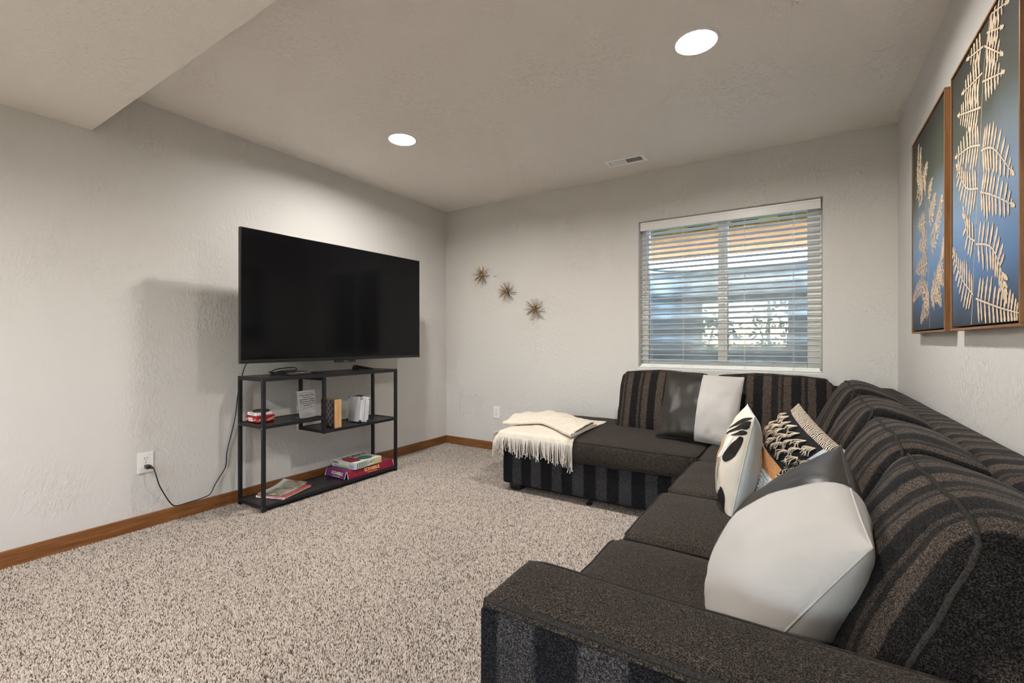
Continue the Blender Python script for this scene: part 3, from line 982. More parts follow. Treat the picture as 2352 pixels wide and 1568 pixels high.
for k in range(8):
    y = .012 + k * .0150
    m2.add([(hx + .0006, y, .004), (hx + .0006, y + .0085, .004), (hx + .0006, y + .0085, .047), (hx + .0006, y, .047)], [(0, 1, 2, 3)])
m.build('green_stripes', M_GRN, sob, world=False); m2.build('yellow_stripes', M_YEL, sob, world=False)
def loc_text(par, pm, name, body, size, o, xd, yd, mat, **kw):
    r3 = pm.to_3x3()
    return add_text(name, body, size, pm @ Vector(o), r3 @ Vector(xd), r3 @ Vector(yd), mat, par, **kw)
MB().add([(hx + .0009, -.02, .012), (hx + .0009, .055, .012), (hx + .0009, .055, .040), (hx + .0009, -.02, .040)], [(0, 1, 2, 3)]).build('name_patch', M_PAPER, sob, world=False)
loc_text(sob, sm, 'lettering', 'SORRY', .024, (hx + .0014, .018, .026), (0, 1, .08), (0, -.08, 1), M_INK, bold=.0008)
loc_text(sob, sm, 'lettering', 'SORRY', .022, (-.085, -hy - .0012, .034), (1, 0, 0), (0, 0, 1), M_INK, bold=.0008)
m = MB(); m2 = MB(); m3 = MB()
def ribbon(mm, z0f, z1f, x0, x1, n=14, y=-hy - .0007):
    P = [[(x0 + (x1 - x0) * i / n, y, f(x0 + (x1 - x0) * i / n)) for i in range(n + 1)] for f in (z0f, z1f)]
    mm.grid(P)
ribbon(m, lambda x: .016 + .6 * (x * x), lambda x: .024 + .6 * (x * x), -.07, .06)
m.build('lime_swoosh', M_LIME, sob, world=False)
ribbon(m2, lambda x: .003, lambda x: .013 + .6 * (x * x), -.10, .06)
m2.build('blue_swoosh', M_BLU, sob, world=False)
for k in range(4):
    m3.lohi((.066 + k * .014, -hy - .0008, .006), (.066 + k * .014 + .008, -hy - .0004, .034))
m3.build('blue_blocks', M_BLU, sob, world=False)
loc_text(sob, sm, 'lettering', 'SORRY', .072, (-.055, .03, hz + .0006), (0, 1, 0), (-1, 0, 0), M_INK, bold=.002)
def disc(c, rx, ry, n=24):
    return [(c[0] + rx * math.cos(2 * math.pi * k / n), c[1] + ry * math.sin(2 * math.pi * k / n), c[2]) for k in range(n)]
MB().add(disc((.05, .03, hz + .0006), .055, .062), [tuple(range(24))]).build('green_disc', M_GRN, sob, world=False)
MB().add([(-.02, -.12, hz + .0007), (.08, -.13, hz + .0007), (.10, -.05, hz + .0007), (.02, -.02, hz + .0007), (-.07, -.03, hz + .0007), (-.09, -.08, hz + .0007)], [(0, 1, 2, 3, 4, 5)]).build('red_figure_patch', M_REDP, sob, world=False)

# magazines
mg_m = Matrix.Translation((-2.985, 1.805, Z3 + .0028)) @ Matrix.Rotation(R(20), 4, 'Z')
mag = thing('paperback_catalogue', 'thick paper catalogue with red and white spine on the bottom shelf', 'magazine', mg_m)
MB().lohi((-.105, -.135, .0008), (.105, .135, .013), .0015).build('page_block', plain('cream_pages', (.66, .55, .36), .7), mag, world=False)
MB().lohi((-.107, -.138, .0131), (.106, .136, .0142)).build('cover', plain('red_cover', (.50, .05, .08), .4), mag, world=False)
MB().lohi((-.108, -.1395, .0005), (.107, -.1362, .0142), .0008).build('spine', M_PAPER, mag, world=False)
MB().lohi((-.1, -.1402, .008), (.1, -.1394, .0125)).build('spine_band', plain('red_cover', (.5, .05, .08), .4), mag, world=False)
g2 = mg_m @ Matrix.Translation((-.012, .0, .0147))
mz = thing('glossy_magazine', 'glossy magazine with a curled cover lying on the catalogue', 'magazine', g2)
def curl(u, v, dz):
    """u across from spine side to open side"""
    x = -.095 + .19 * v
    y = -.128 + .25 * u
    lift = max(0, u - .45) ** 2 * .085 * (1.0 - .25 * v) + max(0, (1 - v) - .55) ** 2 * .02
    return (x, y, dz + lift)
for nm, dz, mt_ in (('pages', .0, plain('white_pages', (.68, .66, .62), .5)), ('cover', .003, None)):
    m = MB()
    m.grid([[curl(i / 16, j / 8, dz) for j in range(9)] for i in range(17)])
    m.grid([[curl(i / 16, j / 8, dz + .0022) for j in range(9)] for i in range(17)])
    if mt_ is None:
        t = NT('magazine_cover_print')
        co = t.coord()
        nf = t.noise(co, 18, 5, .6)
        photo = t.ramp(nf, [(0.3, (0.06, 0.055, 0.04)), (0.5, (0.25, 0.20, 0.14)), (0.62, (0.36, 0.34, 0.30)), (0.75, (0.10, 0.20, 0.28))])
        sep = t.n('SeparateXYZ', {'Vector': co})
        edge = t.ramp(t.math('ADD', sep.outputs['X'], .55), [(0.488, (1, 1, 1)), (0.50, (0, 0, 0))], 'LINEAR')
        mt_ = t.finish(t.mix(edge, photo, (0.45, 0.50, 0.46)), .25)
    m.build(nm, mt_, mz, world=False, smooth=True)
loc_text(mz, g2, 'lettering', 'outdoors', .032, (-.072, -.05, .0062), (0, 1, 0), (-1, 0, 0), M_INKS, bold=.0004)

# ------------------------------------------------------------------ outlets, cord
def outlet(name, m4, label, big=1.0):
    o = thing(name, label, 'outlet', m4, 'duplex wall outlets')
    MB().box((0, -.003, 0), (.072 * big, .006, .118), None, .0025).build('cover_plate', M_WHITE, o, world=False)
    for z in (.021, -.021):
        m = MB()
        N = 20
        ring = []
        for k in range(N):
            a = 2 * math.pi * k / N
            ring.append((.0172 * math.cos(a), max(-.0138, min(.0138, .0172 * math.sin(a))) + z))
        vs = [(x, -.0061, zz) for x, zz in ring] + [(x, -.0074, zz) for x, zz in ring]
        m.add(vs, [tuple(range(N, 2 * N))] + [(k, (k + 1) % N, N + (k + 1) % N, N + k) for k in range(N)])
        rc = m.build('receptacle', M_WHITE, o, world=False)
        m = MB()
        m.lohi((-.0078, -.0079, z + .0015), (-.0052, -.0072, z + .0095)); m.lohi((.0052, -.0079, z + .0025), (.0074, -.0072, z + .0090))
        m.lathe([(.0001, 0), (.0026, 0), (.0026, .0007)], (0, -.0079, z - .007), 10, Matrix.Rotation(R(-90), 3, 'X'))
        m.build('slot', M_INK, rc, world=False)
    MB().lathe([(.0001, .0008), (.0028, .0006), (.003, 0)], (0, -.0062, 0), 10, Matrix.Rotation(R(90), 3, 'X')).build('screw', M_CHROME, o, world=False)
    return o
outlet('wall_outlet', Matrix.Translation((XL + .0003, 1.084, .380)) @ Matrix.Rotation(R(90), 4, 'Z'), 'white wall outlet with a black plug in it, left of the console', 1.08)
outlet('wall_outlet', Matrix.Translation((-2.530, YB - .0003, .380)), 'white empty wall outlet on the window wall beside the chaise')

pc = thing('power_cord', 'black power cord running from behind the television down to the outlet', 'cord', (XL, 1.09, .36))
pts = [(-2.90, 1.62, 1.02), (-2.98, 1.597, .97), (-3.07, 1.586, .915), (-3.14, 1.577, .742), (-3.15, 1.562, .572), (-3.158, 1.525, .40), (-3.16, 1.514, .337), (-3.16, 1.508, .263), (-3.16, 1.470, .200), (-3.16, 1.443, .159), (-3.158, 1.417, .112), (-3.157, 1.37, .098), (-3.157, 1.29, .093), (-3.155, 1.225, .094),
       (-3.15, 1.194, .125), (-3.14, 1.160, .19), (-3.12, 1.130, .25), (-3.11, 1.112, .31), (-3.125, 1.105, .352)]
MB().tube(catmull(pts, 6), .0032, 8).build('cable', M_BLACKP, pc, smooth=True)
MB().box((-3.147, 1.086, .3600), (.036, .024, .022), None, .005).build('plug', M_BLACKP, pc)
MB().tube([(-3.130, 1.092, .358), (-3.124, 1.104, .350)], [.009, .0045], 8).build('strain_relief', M_BLACKP, pc, smooth=True)

# ------------------------------------------------------------------ starbursts
spike_me = None
def starburst(x, z, r, seed, label):
    global spike_me
    c = Vector((x, YB - .03, z))
    o = thing('starburst_ornament', label, 'wall decor', (c.x, c.y, c.z), 'brass starbursts on the window wall')
    MB().lathe([(.0001, -.016)] + [(.0155 * math.cos(a), .0155 * math.sin(a)) for a in [R(-60 + 15 * k) for k in range(10)]] + [(.0001, .0157)], (0, 0, 0), 16).build('hub', M_BRASS, o, world=False, smooth=True)
    MB().tube([(0, .012, 0), (0, .0295, 0)], .004, 6).build('wall_stem', M_BRASS, o, world=False)
    rnd = random.Random(seed)
    n = 54
    for k in range(n):
        a = 2 * math.pi * k * .618034 + rnd.uniform(-.1, .1)
        tl = -.12 + .95 * ((k % 3) / 2.4) + rnd.uniform(-.05, .05)
        d = Vector((math.cos(a) * math.cos(tl), -math.sin(tl), math.sin(a) * math.cos(tl)))
        if spike_me is None:
            so = MB().tube([(0, 0, .010), (0, 0, 1.0)], [.0017, .0012], 5).build('spike', M_BRASS, o, world=False)
            spike_me = so.data
        else:
            so = bpy.data.objects.new('spike', spike_me)
            link(so, o)
        q = d.to_track_quat('Z', 'Y').to_matrix().to_4x4()
        so.matrix_local = q @ Matrix.Diagonal((1, 1, r * rnd.uniform(.88, 1.04), 1))
starburst(-2.692, 1.732, .098, 1, 'highest brass starburst ornament, nearest the room corner')
starburst(-2.392, 1.554, .100, 2, 'middle brass starburst ornament of the descending three')
starburst(-2.085, 1.375, .104, 3, 'lowest brass starburst ornament, nearest the window')

# ------------------------------------------------------------------ fern canvases
M_FRAME = m_wood('walnut_frame', (0.14, 0.06, 0.022), (0.24, 0.11, 0.042), (0.32, 0.165, 0.07), axis=2, scale=1.0, rough=.45)
t = NT('canvas_print')
co = t.coord('Generated')
sep = t.n('SeparateXYZ', {'Vector': co})
wob = t.math('ADD', sep.outputs['Z'], t.math('MULTIPLY', t.math('SUBTRACT', t.noise(co, 2.5, 2), .5), .10))
colr = t.ramp(wob, [(0.0, (0.035, 0.045, 0.06)), (0.10, (0.06, 0.10, 0.17)), (0.22, (0.10, 0.19, 0.36)), (0.42, (0.18, 0.27, 0.40)), (0.58, (0.16, 0.20, 0.23)), (0.72, (0.062, 0.070, 0.055)), (1.0, (0.028, 0.028, 0.022))])
M_CANVAS = t.finish(colr, .7, 0, t.bump(t.noise(t.coord(), 700, 1), .3, .0006), .3)
M_FERN = plain('fern_print', (.66, .52, .37), .7, var=.08, scale=30)
def bez2(pts, n):
    """smooth 2-D path through pts, n samples"""
    q = catmull([(a, b, 0) for a, b in pts], 10) if len(pts) > 2 else [Vector((pts[0][0] + (pts[1][0] - pts[0][0]) * i / 12, pts[0][1] + (pts[1][1] - pts[0][1]) * i / 12, 0)) for i in range(13)]
    out = []
    for i in range(n):
        s = i / (n - 1) * (len(q) - 1)
        k = min(int(s), len(q) - 2)
        out.append(q[k].lerp(q[k + 1], s - k).xy)
    return out
def fern(mm, stem, fronds, ymin, ymax, zmin, zmax, feathery, seed, xplane):
    rnd = random.Random(seed)
    jit = [0.0]
    def put(poly):
        if any(p[0] < ymin or p[0] > ymax or p[1] < zmin or p[1] > zmax for p in poly):
            poly = [(min(max(p[0], ymin), ymax), min(max(p[1], zmin), zmax)) for p in poly]
        dx = jit[0]
        mm.add([(xplane - dx, p[0], p[1]) for p in poly], [tuple(range(len(poly)))])
    def strip(path, w0, w1):
        for i in range(len(path) - 1):
            a, b = path[i], path[i + 1]
            d = (b - a)
            if d.length < 1e-6: continue
            nrm = Vector((-d.y, d.x)).normalized()
            f0, f1 = i / (len(path) - 1), (i + 1) / (len(path) - 1)
            wa, wb_ = w0 + (w1 - w0) * f0, w0 + (w1 - w0) * f1
            put([a + nrm * wa, a - nrm * wa, b - nrm * wb_, b + nrm * wb_])
    def leaf(base, d, L, w):
        jit[0] = rnd.uniform(.00005, .0009)
        nrm = Vector((-d.y, d.x))
        prof = [(0, .25), (.18, .8), (.34, .72), (.5, 1.0), (.66, .78), (.82, .72), (.93, .45), (1.0, .05)]
        up = [base + d * L * s + nrm * w * h * rnd.uniform(.82, 1.15) for s, h in prof]
        dn = [base + d * L * s - nrm * w * h * rnd.uniform(.82, 1.15) for s, h in prof]
        for i in range(len(prof) - 1):
            put([up[i], dn[i], dn[i + 1], up[i + 1]])
    strip(bez2(stem, 30), .0022, .0014)
    for fr in fronds:
        L = sum((Vector(fr[i + 1]) - Vector(fr[i])).length for i in range(len(fr) - 1))
        n = max(5, int(L / (.011 if feathery else .026)))
        path = bez2(fr, n + 1)
        strip(path, .0032, .0018)
        for i in range(1, n + 1):
            s = i / n
            d = (path[i] - path[i - 1]).normalized()
            prof = min(1.0, .55 + 2.5 * s) * (1 - s) ** .6 + .16
            for sg_ in (1, -1):
                nr = Vector((-d.y, d.x)) * sg_
                dd = (d * .55 + nr * .85)
                dd = Vector((dd.x * .6, dd.y + (.40 if dd.y > 0 else -.30))).normalized()
                ll = min(.40 * L, .080 if not feathery else .062) * prof * rnd.uniform(.8, 1.15)
                if feathery:
                    for q in range(3):
                        b_ = path[i] + dd * ll * .28 * q
                        d2 = (dd + Vector((rnd.uniform(-.8, .8), rnd.uniform(-.3, .9)))).normalized()
                        leaf(b_, d2, ll * rnd.uniform(.35, .6), .0032)
                else:
                    leaf(path[i], dd, ll, min(.0085, .003 + ll * .11))
        leaf(path[-1], (path[-1] - path[-2]).normalized(), .03 if not feathery else .015, .007 if not feathery else .004)
FERN2 = [[(1.915, 2.044), (1.774, 1.995)], [(1.925, 2.0), (1.812, 1.951)], [(1.954, 1.976), (2.098, 2.015)], [(1.944, 1.971), (1.815, 1.881)], [(1.965, 1.9), (2.155, 1.929)], [(1.965, 1.872), (1.806, 1.821)], [(1.979, 1.8), (2.205, 1.87)], [(1.986, 1.685), (2.098, 1.718), (2.235, 1.735)], [(1.975, 1.664), (1.868, 1.633), (1.734, 1.526)], [(2.007, 1.556), (2.135, 1.596), (2.232, 1.691)], [(1.986, 1.539), (1.877, 1.5), (1.734, 1.438)], [(2.035, 1.396), (2.11, 1.429), (2.155, 1.514)], [(2.029, 1.384), (1.896, 1.354), (1.815, 1.284), (1.774, 1.202)], [(2.051, 1.223), (2.186, 1.297), (2.292, 1.407)], [(2.029, 1.21), (1.824, 1.169), (1.683, 1.146)]]
STEM2 = [(2.074, 1.128), (2.035, 1.386), (1.986, 1.688), (1.954, 1.894), (1.896, 2.035)]
FERN1 = [[(2.797, 1.728), (2.893, 1.84), (2.875, 2.0)], [(2.79, 1.75), (2.84, 1.85), (2.83, 1.97)], [(2.73, 1.73), (2.752, 1.817), (2.695, 1.858)], [(2.687, 1.699), (2.605, 1.763)], [(2.666, 1.596), (2.548, 1.681)], [(2.625, 1.473), (2.529, 1.548), (2.441, 1.643)], [(2.625, 1.253), (2.475, 1.358), (2.414, 1.469)], [(2.73, 1.61), (2.878, 1.622)], [(2.708, 1.526), (2.869, 1.52)], [(2.695, 1.421), (2.929, 1.417)], [(2.666, 1.242), (2.821, 1.33), (3.00, 1.282)], [(2.666, 1.237), (2.752, 1.223), (2.83, 1.165)], [(2.637, 1.264), (2.529, 1.273), (2.458, 1.222)], [(2.529, 1.346), (2.475, 1.34), (2.424, 1.299)]]
STEM1 = [(2.653, 1.135), (2.666, 1.237), (2.687, 1.454), (2.739, 1.712), (2.821, 1.941)]
def canvas(y0, y1, z0, z1, stem, fronds, feathery, seed, label):
    o = thing('framed_fern_picture', label, 'picture', (XR, (y0 + y1) / 2, z0), 'fern pictures on the right wall')
    xf = .4685
    fr = .008
    for a, b in [((y0, z0), (y1, z0 + fr)), ((y0, z1 - fr), (y1, z1)), ((y0, z0 + fr), (y0 + fr, z1 - fr)), ((y1 - fr, z0 + fr), (y1, z1 - fr))]:
        MB().lohi((xf - .003, a[0], a[1]), (XR - .0008, b[0], b[1]), .0012).build('frame_side', M_FRAME, o)
    MB().lohi((XR - .006, y0 + fr, z0 + fr), (XR - .001, y1 - fr, z1 - fr)).build('backing_board', M_INK, o)
    g = .006
    MB().lohi((xf, y0 + fr + g, z0 + fr + g), (XR - .0065, y1 - fr - g, z1 - fr - g), .002).build('canvas', M_CANVAS, o)
    m = MB()
    fern(m, stem, fronds, y0 + fr + g + .001, y1 - fr - g - .001, z0 + fr + g + .001, z1 - fr - g - .001, feathery, seed, xf - .0006)
    me = bpy.data.meshes.new('fern_print')
    inv = WM[o.name].inverted()
    me.from_pydata([tuple(inv @ Vector(p)) for p in m.v], [], m.f)
    me.materials.append(M_FERN)
    link(bpy.data.objects.new('fern_print', me), o)
canvas(1.670, 2.312, 1.112, 2.05, STEM2, FERN2, False, 5, 'framed dark blue canvas with a broad leafed cream fern, nearer the camera')
canvas(2.400, 3.030, 1.112, 2.06, STEM1, FERN1, True, 9, 'framed dark blue canvas with feathery cream fern, nearer the window')

# ------------------------------------------------------------------ sectional sofa
ST = [(0.0, (0, 0, 0)), (0.06, (0, 0, 0)), (0.075, (1, 1, 1)), (0.20, (1, 1, 1)), (0.215, (.1, .1, .1)), (0.31, (.1, .1, .1)), (0.325, (.75, .75, .75)), (0.36, (.75, .75, .75)), (0.37, (.15, .15, .15)), (0.40, (.15, .15, .15)),
      (0.41, (.95, .95, .95)), (0.52, (.95, .95, .95)), (0.535, (0, 0, 0)), (0.68, (0, 0, 0)), (0.69, (.6, .6, .6)), (0.73, (.6, .6, .6)), (0.74, (.1, .1, .1)), (0.78, (.1, .1, .1)), (0.79, (.9, .9, .9)), (0.90, (.9, .9, .9)), (0.915, (0, 0, 0))]
SB = [(0.0, (0, 0, 0)), (0.22, (0, 0, 0)), (0.25, (1, 1, 1)), (0.47, (1, 1, 1)), (0.50, (0, 0, 0)), (0.74, (0, 0, 0)), (0.77, (.9, .9, .9)), (0.97, (.9, .9, .9)), (1.0, (0, 0, 0))]
FB, FL = (0.0125, 0.0115, 0.0115), (0.060, 0.048, 0.040)
M_SOFA = m_fabric('sofa_chenille', (0.030, 0.0255, 0.022), FL)
M_SOFAX = m_fabric('sofa_striped_chenille', FB, FL, ST, 0.34)
M_SOFAB = m_fabric('sofa_striped_base', (0.010, 0.0103, 0.0125), (0.036, 0.0355, 0.038), SB, 0.315)
M_SOFAY = m_fabric('sofa_striped_top', FB, FL, ST, 0.34, 'Y')
M_PIPE = plain('sofa_piping', (0.030, 0.027, 0.025), .9, var=.4, scale=300, bump=.4, bscale=500, spec=.1)
M_LEG = plain('black_wood_foot', (0.012, 0.011, 0.011), .4)

def axis_pts(h, r, n):
    e = [-h, -h + r * .12, -h + r * .35, -h + r * .65, -h + r]
    inner = [(-h + r) + (2 * (h - r)) * i / n for i in range(1, n)]
    return e + inner + [-x for x in reversed(e)]

class Soft:
    """stuffed box cushion: rounded edges, rounded plan, puffed faces, gentle creases"""
    def __init__(self, h, r=.03, rc=.06, puff=(0, 0, .02), seed=0, amp=.004, n=(14, 12, 5), plan='xy', sag=None, fs=7.0):
        self.h, self.r, self.rc, self.puff, self.seed, self.amp, self.plan, self.sag, self.fs = h, r, rc, puff, seed, amp, plan, sag, fs
        self.n = n
    def map(self, p, crease=True):
        h, r = self.h, self.r
        inn = [max(-(a - r), min(a - r, c)) for c, a in zip(p, h)]
        d = Vector([c - i for c, i in zip(p, inn)])
        L = d.length
        q = Vector(inn) + (d * (r / L) if L > 1e-9 else Vector())
        i, j = (0, 1) if self.plan == 'xy' else (0, 2)
        rc = self.rc
        if rc > 0:
            a, b = h[i] - rc, h[j] - rc
            u = max(0, abs(q[i]) - a); v = max(0, abs(q[j]) - b)
            if u > 0 and v > 0:
                s = max(u, v) / math.hypot(u, v)
                q[i] = math.copysign(a + u * s, q[i]); q[j] = math.copysign(b + v * s, q[j])
        w = [max(0.0, 1 - (q[k] / h[k]) ** 2) for k in range(3)]
        out = q.copy()
        for k in range(3):
            o1, o2 = [z for z in range(3) if z != k]
            out[k] += self.puff[k] * (q[k] / h[k]) * (w[o1] ** .7) * (w[o2] ** .7)
        if self.amp:
            nv = noise.noise_vector(Vector(q) * self.fs + Vector((self.seed * 3.1, self.seed * 1.7, 0)))
            n2 = noise.noise_vector(Vector(q) * self.fs * 2.7 + Vector((self.seed, 5, 1)))
            out += nv * self.amp + n2 * self.amp * .4
        if self.sag:
            out = self.sag(out)
        return out
    def mesh(self):
        m = MB()
        ax = [axis_pts(self.h[k], self.r, self.n[k]) for k in range(3)]
        for k in range(3):
            i, j = [z for z in range(3) if z != k]
            for s in (-1, 1):
                P = []
                for a in ax[i]:
                    row = []
                    for b in ax[j]:
                        p = [0, 0, 0]
                        p[i], p[j], p[k] = a, b, s * self.h[k]
                        row.append(self.map(p))
                    P.append(row)
                m.grid(P)
        return m
    def loop(self, k, s, sub=20):
        """edge loop round face k / side s"""
        i, j = [z for z in range(3) if z != k]
        pts = []
        ai, aj = self.h[i], self.h[j]
        def pt(a, b):
            p = [0, 0, 0]; p[i], p[j], p[k] = a, b, s * self.h[k]
            return self.map(p)
        for t_ in range(sub): pts.append(pt(-ai + 2 * ai * t_ / sub, -aj))
        for t_ in range(sub): pts.append(pt(ai, -aj + 2 * aj * t_ / sub))
        for t_ in range(sub): pts.append(pt(ai - 2 * ai * t_ / sub, aj))
        for t_ in range(sub): pts.append(pt(-ai, aj - 2 * aj * t_ / sub))
        return pts

sofa = thing('sectional_sofa', 'dark charcoal striped L-shaped sectional sofa with chaise', 'sofa', (-.2, 2.2, 0))
SL = WM[sofa.name].inverted()
def soft_part(name, mat, M4, soft, loops=(), pr=.0048, par=None):
    m = soft.mesh()
    o = m.build(name, mat, par or sofa, local=SL @ M4, world=False, smooth=True)
    for k, s in loops:
        MB().tube(soft.loop(k, s, 26), pr, 6, closed=True).build('piping', M_PIPE, o, world=False, smooth=True)
    return o
Tm, Rz, Rx, Ry = Matrix.Translation, lambda a: Matrix.Rotation(R(a), 4, 'Z'), lambda a: Matrix.Rotation(R(a), 4, 'X'), lambda a: Matrix.Rotation(R(a), 4, 'Y')
# platforms
soft_part('base', M_SOFAB, Tm((0.010, 1.70, .172)) @ Rz(-90), Soft((1.045, .470, .113), .018, .02, (0, 0, 0), 1, .0015, (16, 8, 4)))
soft_part('chaise_base', M_SOFAB, Tm((-.665, 3.215, .172)), Soft((1.165, .468, .113), .018, .02, (0, .004, 0), 2, .0015, (18, 8, 4)))
# seat cushions
for i, (a, b, dx) in enumerate([(.842, 1.446, -.028), (1.454, 1.996, -.010), (2.004, 2.606, 0.0)]):
    soft_part('seat_cushion', M_SOFA, Tm((-.150 + dx, (a + b) / 2, .362)) @ Rz(-90), Soft(((b - a) / 2, .345, .074), .028, .05, (.004, .012, .026), 3 + i, .0045, (12, 14, 4)), ((2, 1), (2, -1)))
soft_part('seat_cushion', M_SOFA, Tm((-.075, 2.965, .360)), Soft((.410, .352, .074), .028, .05, (.004, .006, .020), 7, .004, (12, 12, 4)), ((2, 1),))
CHX0, CHX1, CHY0, CHY1 = -1.868, -.496, 2.722, 3.690
soft_part('chaise_cushion', M_SOFA, Tm(((CHX0 + CHX1) / 2, (CHY0 + CHY1) / 2, .3545)), Soft(((CHX1 - CHX0) / 2, (CHY1 - CHY0) / 2, .070), .028, .06, (.008, .008, .030), 9, .004, (20, 14, 4)), ((2, 1), (2, -1)))
# back frames
soft_part('back_frame', M_SOFAX, Tm((.428, 2.17, .42)) @ Rz(-90), Soft((1.512, .066, .362), .035, .0, (0, 0, .006), 11, .002, (24, 4, 8)))
soft_part('back_frame', M_SOFAX, Tm((-.42, 3.628, .42)), Soft((.76, .062, .362), .035, .0, (0, 0, .004), 12, .002, (16, 4, 8)))
# near arm
arm = Soft((.490, .088, .279), .022, .0, (.004, .004, .006), 13, .0018, (16, 5, 10))
arm_o = soft_part('arm', M_SOFA, Tm((.002, .747, .341)), arm)
soft_part('arm_outer_panel', M_SOFAB, Tm((.002, .6565, .336)), Soft((.482, .006, .268), .005, .0, (0, .002, 0), 14, .0008, (20, 2, 12)))
def armloop(s):
    pts = []
    h = arm.h
    for t_ in range(12): pts.append(arm.map((-h[0], s * h[1], -h[2] + 2 * h[2] * t_ / 12)))
    for t_ in range(24): pts.append(arm.map((-h[0] + 2 * h[0] * t_ / 23, s * h[1], h[2])))
    return pts
for s in (-1, 1):
    MB().tube(armloop(s), .0052, 6).build('piping', M_PIPE, arm_o, world=False, smooth=True)
# back cushions
def back_cushion(M4, w, hgt, seed, top=.03):
    sf = Soft((w / 2, .100, hgt / 2), .040, .055, (.012, .055, top), seed, .0075, (14, 6, 12), 'xz', fs=6.0)
    return soft_part('back_cushion', M_SOFAX, M4, sf, ((1, -1), (1, 1)), .0042)
LEAN = Rx(-20)
for i, (a, b, dz, dx) in enumerate([(.848, 1.432, 0, 0), (1.440, 2.030, .004, .004), (2.035, 2.655, .016, .006), (2.665, 3.27, .038, 0.0)]):
    back_cushion(Tm((.219 + dx, (a + b) / 2, .572 + dz)) @ Rz(-90) @ LEAN, b - a, .45, 20 + i)
for i, (a, b) in enumerate([(-1.172, -.530), (-.525, .165)]):
    back_cushion(Tm(((a + b) / 2, 3.440, .600)) @ LEAN, b - a, .46, 30 + i)
# feet
for x, y in [(-1.745, 2.83), (-1.745, 3.60), (-.40, .75), (.42, .75), (-.40, 2.5)]:
    m = MB()
    a, b = .048, .036
    m.add([(x - a, y - a, .062), (x + a, y - a, .062), (x + a, y + a, .062), (x - a, y + a, .062), (x - b, y - b, .0005), (x + b, y - b, .0005), (x + b, y + b, .0005), (x - b, y + b, .0005)],
          [(0, 3, 2, 1), (4, 5, 6, 7), (0, 1, 5, 4), (1, 2, 6, 5), (2, 3, 7, 6), (3, 0, 4, 7)])
    m.build('foot', M_LEG, sofa)
m = MB(); m.tube([(-1.18, 2.80, .058), (-1.18, 2.80, .020)], .010, 8); m.lathe([(.0001, .0005), (.020, .0005), (.022, .012), (.010, .022), (.0001, .022)], (-1.18, 2.80, 0), 12)
m.build('centre_foot', M_LEG, sofa)

# ------------------------------------------------------------------ throw pillows
class Pillow:
    def __init__(self, w, h, T, c=.07, seed=0, amp=.010, bot=.15):
        self.w, self.h, self.T, self.c, self.seed, self.amp, self.bot = w, h, T, c, seed, amp, bot
    def pt(self, u, v, side, off=0.0):
        x = self.w / 2 * u * (1 - self.c * (1 - v * v))
        z = self.h / 2 * v * (1 - self.c * (1 - u * u))
        e = max(0.0, (1 - u * u) * (1 - v * v))
        th = self.T * (e ** .52) * (1 - self.bot * v)
        p = Vector((x * 9 + self.seed * 2.3, z * 9, side * .8 + self.seed))
        k = noise.noise(p) * self.amp + noise.noise(p * 2.6) * self.amp * .45
        # gathers running in from the seam
        ed = max(abs(u), abs(v))
        k += self.amp * .55 * math.sin((u if abs(v) > abs(u) else v) * 24 + self.seed) * max(0, ed - .62) * 2.0 * (1 - ed ** 8)
        th = th + k * min(1, e * 3)
        return Vector((x, -side * (th + off), z))
    def patch(self, u0, u1, v0, v1, n=24, sides=(1, -1)):
        m = MB()
        def g(a, b):
            s0, s1 = math.asin(max(-1, min(1, a))) , math.asin(max(-1, min(1, b)))
            return [math.sin(s0 + (s1 - s0) * i / n) for i in range(n + 1)]
        U, V_ = g(u0, u1), g(v0, v1)
        for s in sides:
            m.grid([[self.pt(u, v, s) for v in V_] for u in U])
        return m
    def seam_path(self, n=22):
        S = [math.sin(math.pi / 2 * (-1 + 2 * i / n)) for i in range(n + 1)]
        return [self.pt(s, -1, 1) for s in S[:-1]] + [self.pt(1, s, 1) for s in S[:-1]] + [self.pt(-s, 1, 1) for s in S[:-1]] + [self.pt(-1, -s, 1) for s in S[:-1]]
    def decal(self, poly, off=.0011, step=.05, side=1):
        V, F_ = poly_fill(poly, step)
        return MB().add([self.pt(max(-1, min(1, p.x)), max(-1, min(1, p.y)), side, off) for p in V], [tuple(f) for f in F_])

t = NT('black_leather')
co = t.coord()
vor = t.n('TexVoronoi', {'Vector': co, 'Scale': 260.0})
M_LEATHER = t.finish(t.ramp(t.noise(co, 9, 2), [(0.3, (0.016, 0.0135, 0.011)), (0.7, (0.030, 0.025, 0.019))]), 0.40, 0, t.bump(vor.outputs['Distance'], .12, .0008), .36)
M_LINEN = plain('cream_linen', (.47, .452, .43), .85, var=.04, scale=8, bump=.25, bscale=900, spec=.15, sheen=.2)

def split_pillow(M4, label, seed, w=.47, T=.095):
    o = thing('throw_pillow', label, 'pillow', M4, 'throw pillows on the sofa')
    p = Pillow(w, w, T, .035, seed)
    p.patch(-1, 0.0, -1, 1, 26).build('leather_half', M_LEATHER, o, world=False, smooth=True, label='black leather half')
    p.patch(0.0, 1, -1, 1, 26).build('linen_half', M_LINEN, o, world=False, smooth=True, label='cream linen half')
    sp = p.seam_path()
    k4 = len(sp) // 4
    MB().tube(sp[k4 // 2:k4 * 5 // 2 + 1], .0022, 5).build('edge_seam', M_LINEN, o, world=False, smooth=True)
    MB().tube(sp[k4 * 5 // 2:] + sp[:k4 // 2 + 1], .0022, 5).build('edge_seam', M_LEATHER, o, world=False, smooth=True)
    MB().tube([p.pt(0, math.sin(math.pi / 2 * (-1 + 2 * i / 24)), 1, -.0008) for i in range(25)], .0018, 5).build('centre_seam', M_LINEN, o, world=False, smooth=True)
    return o
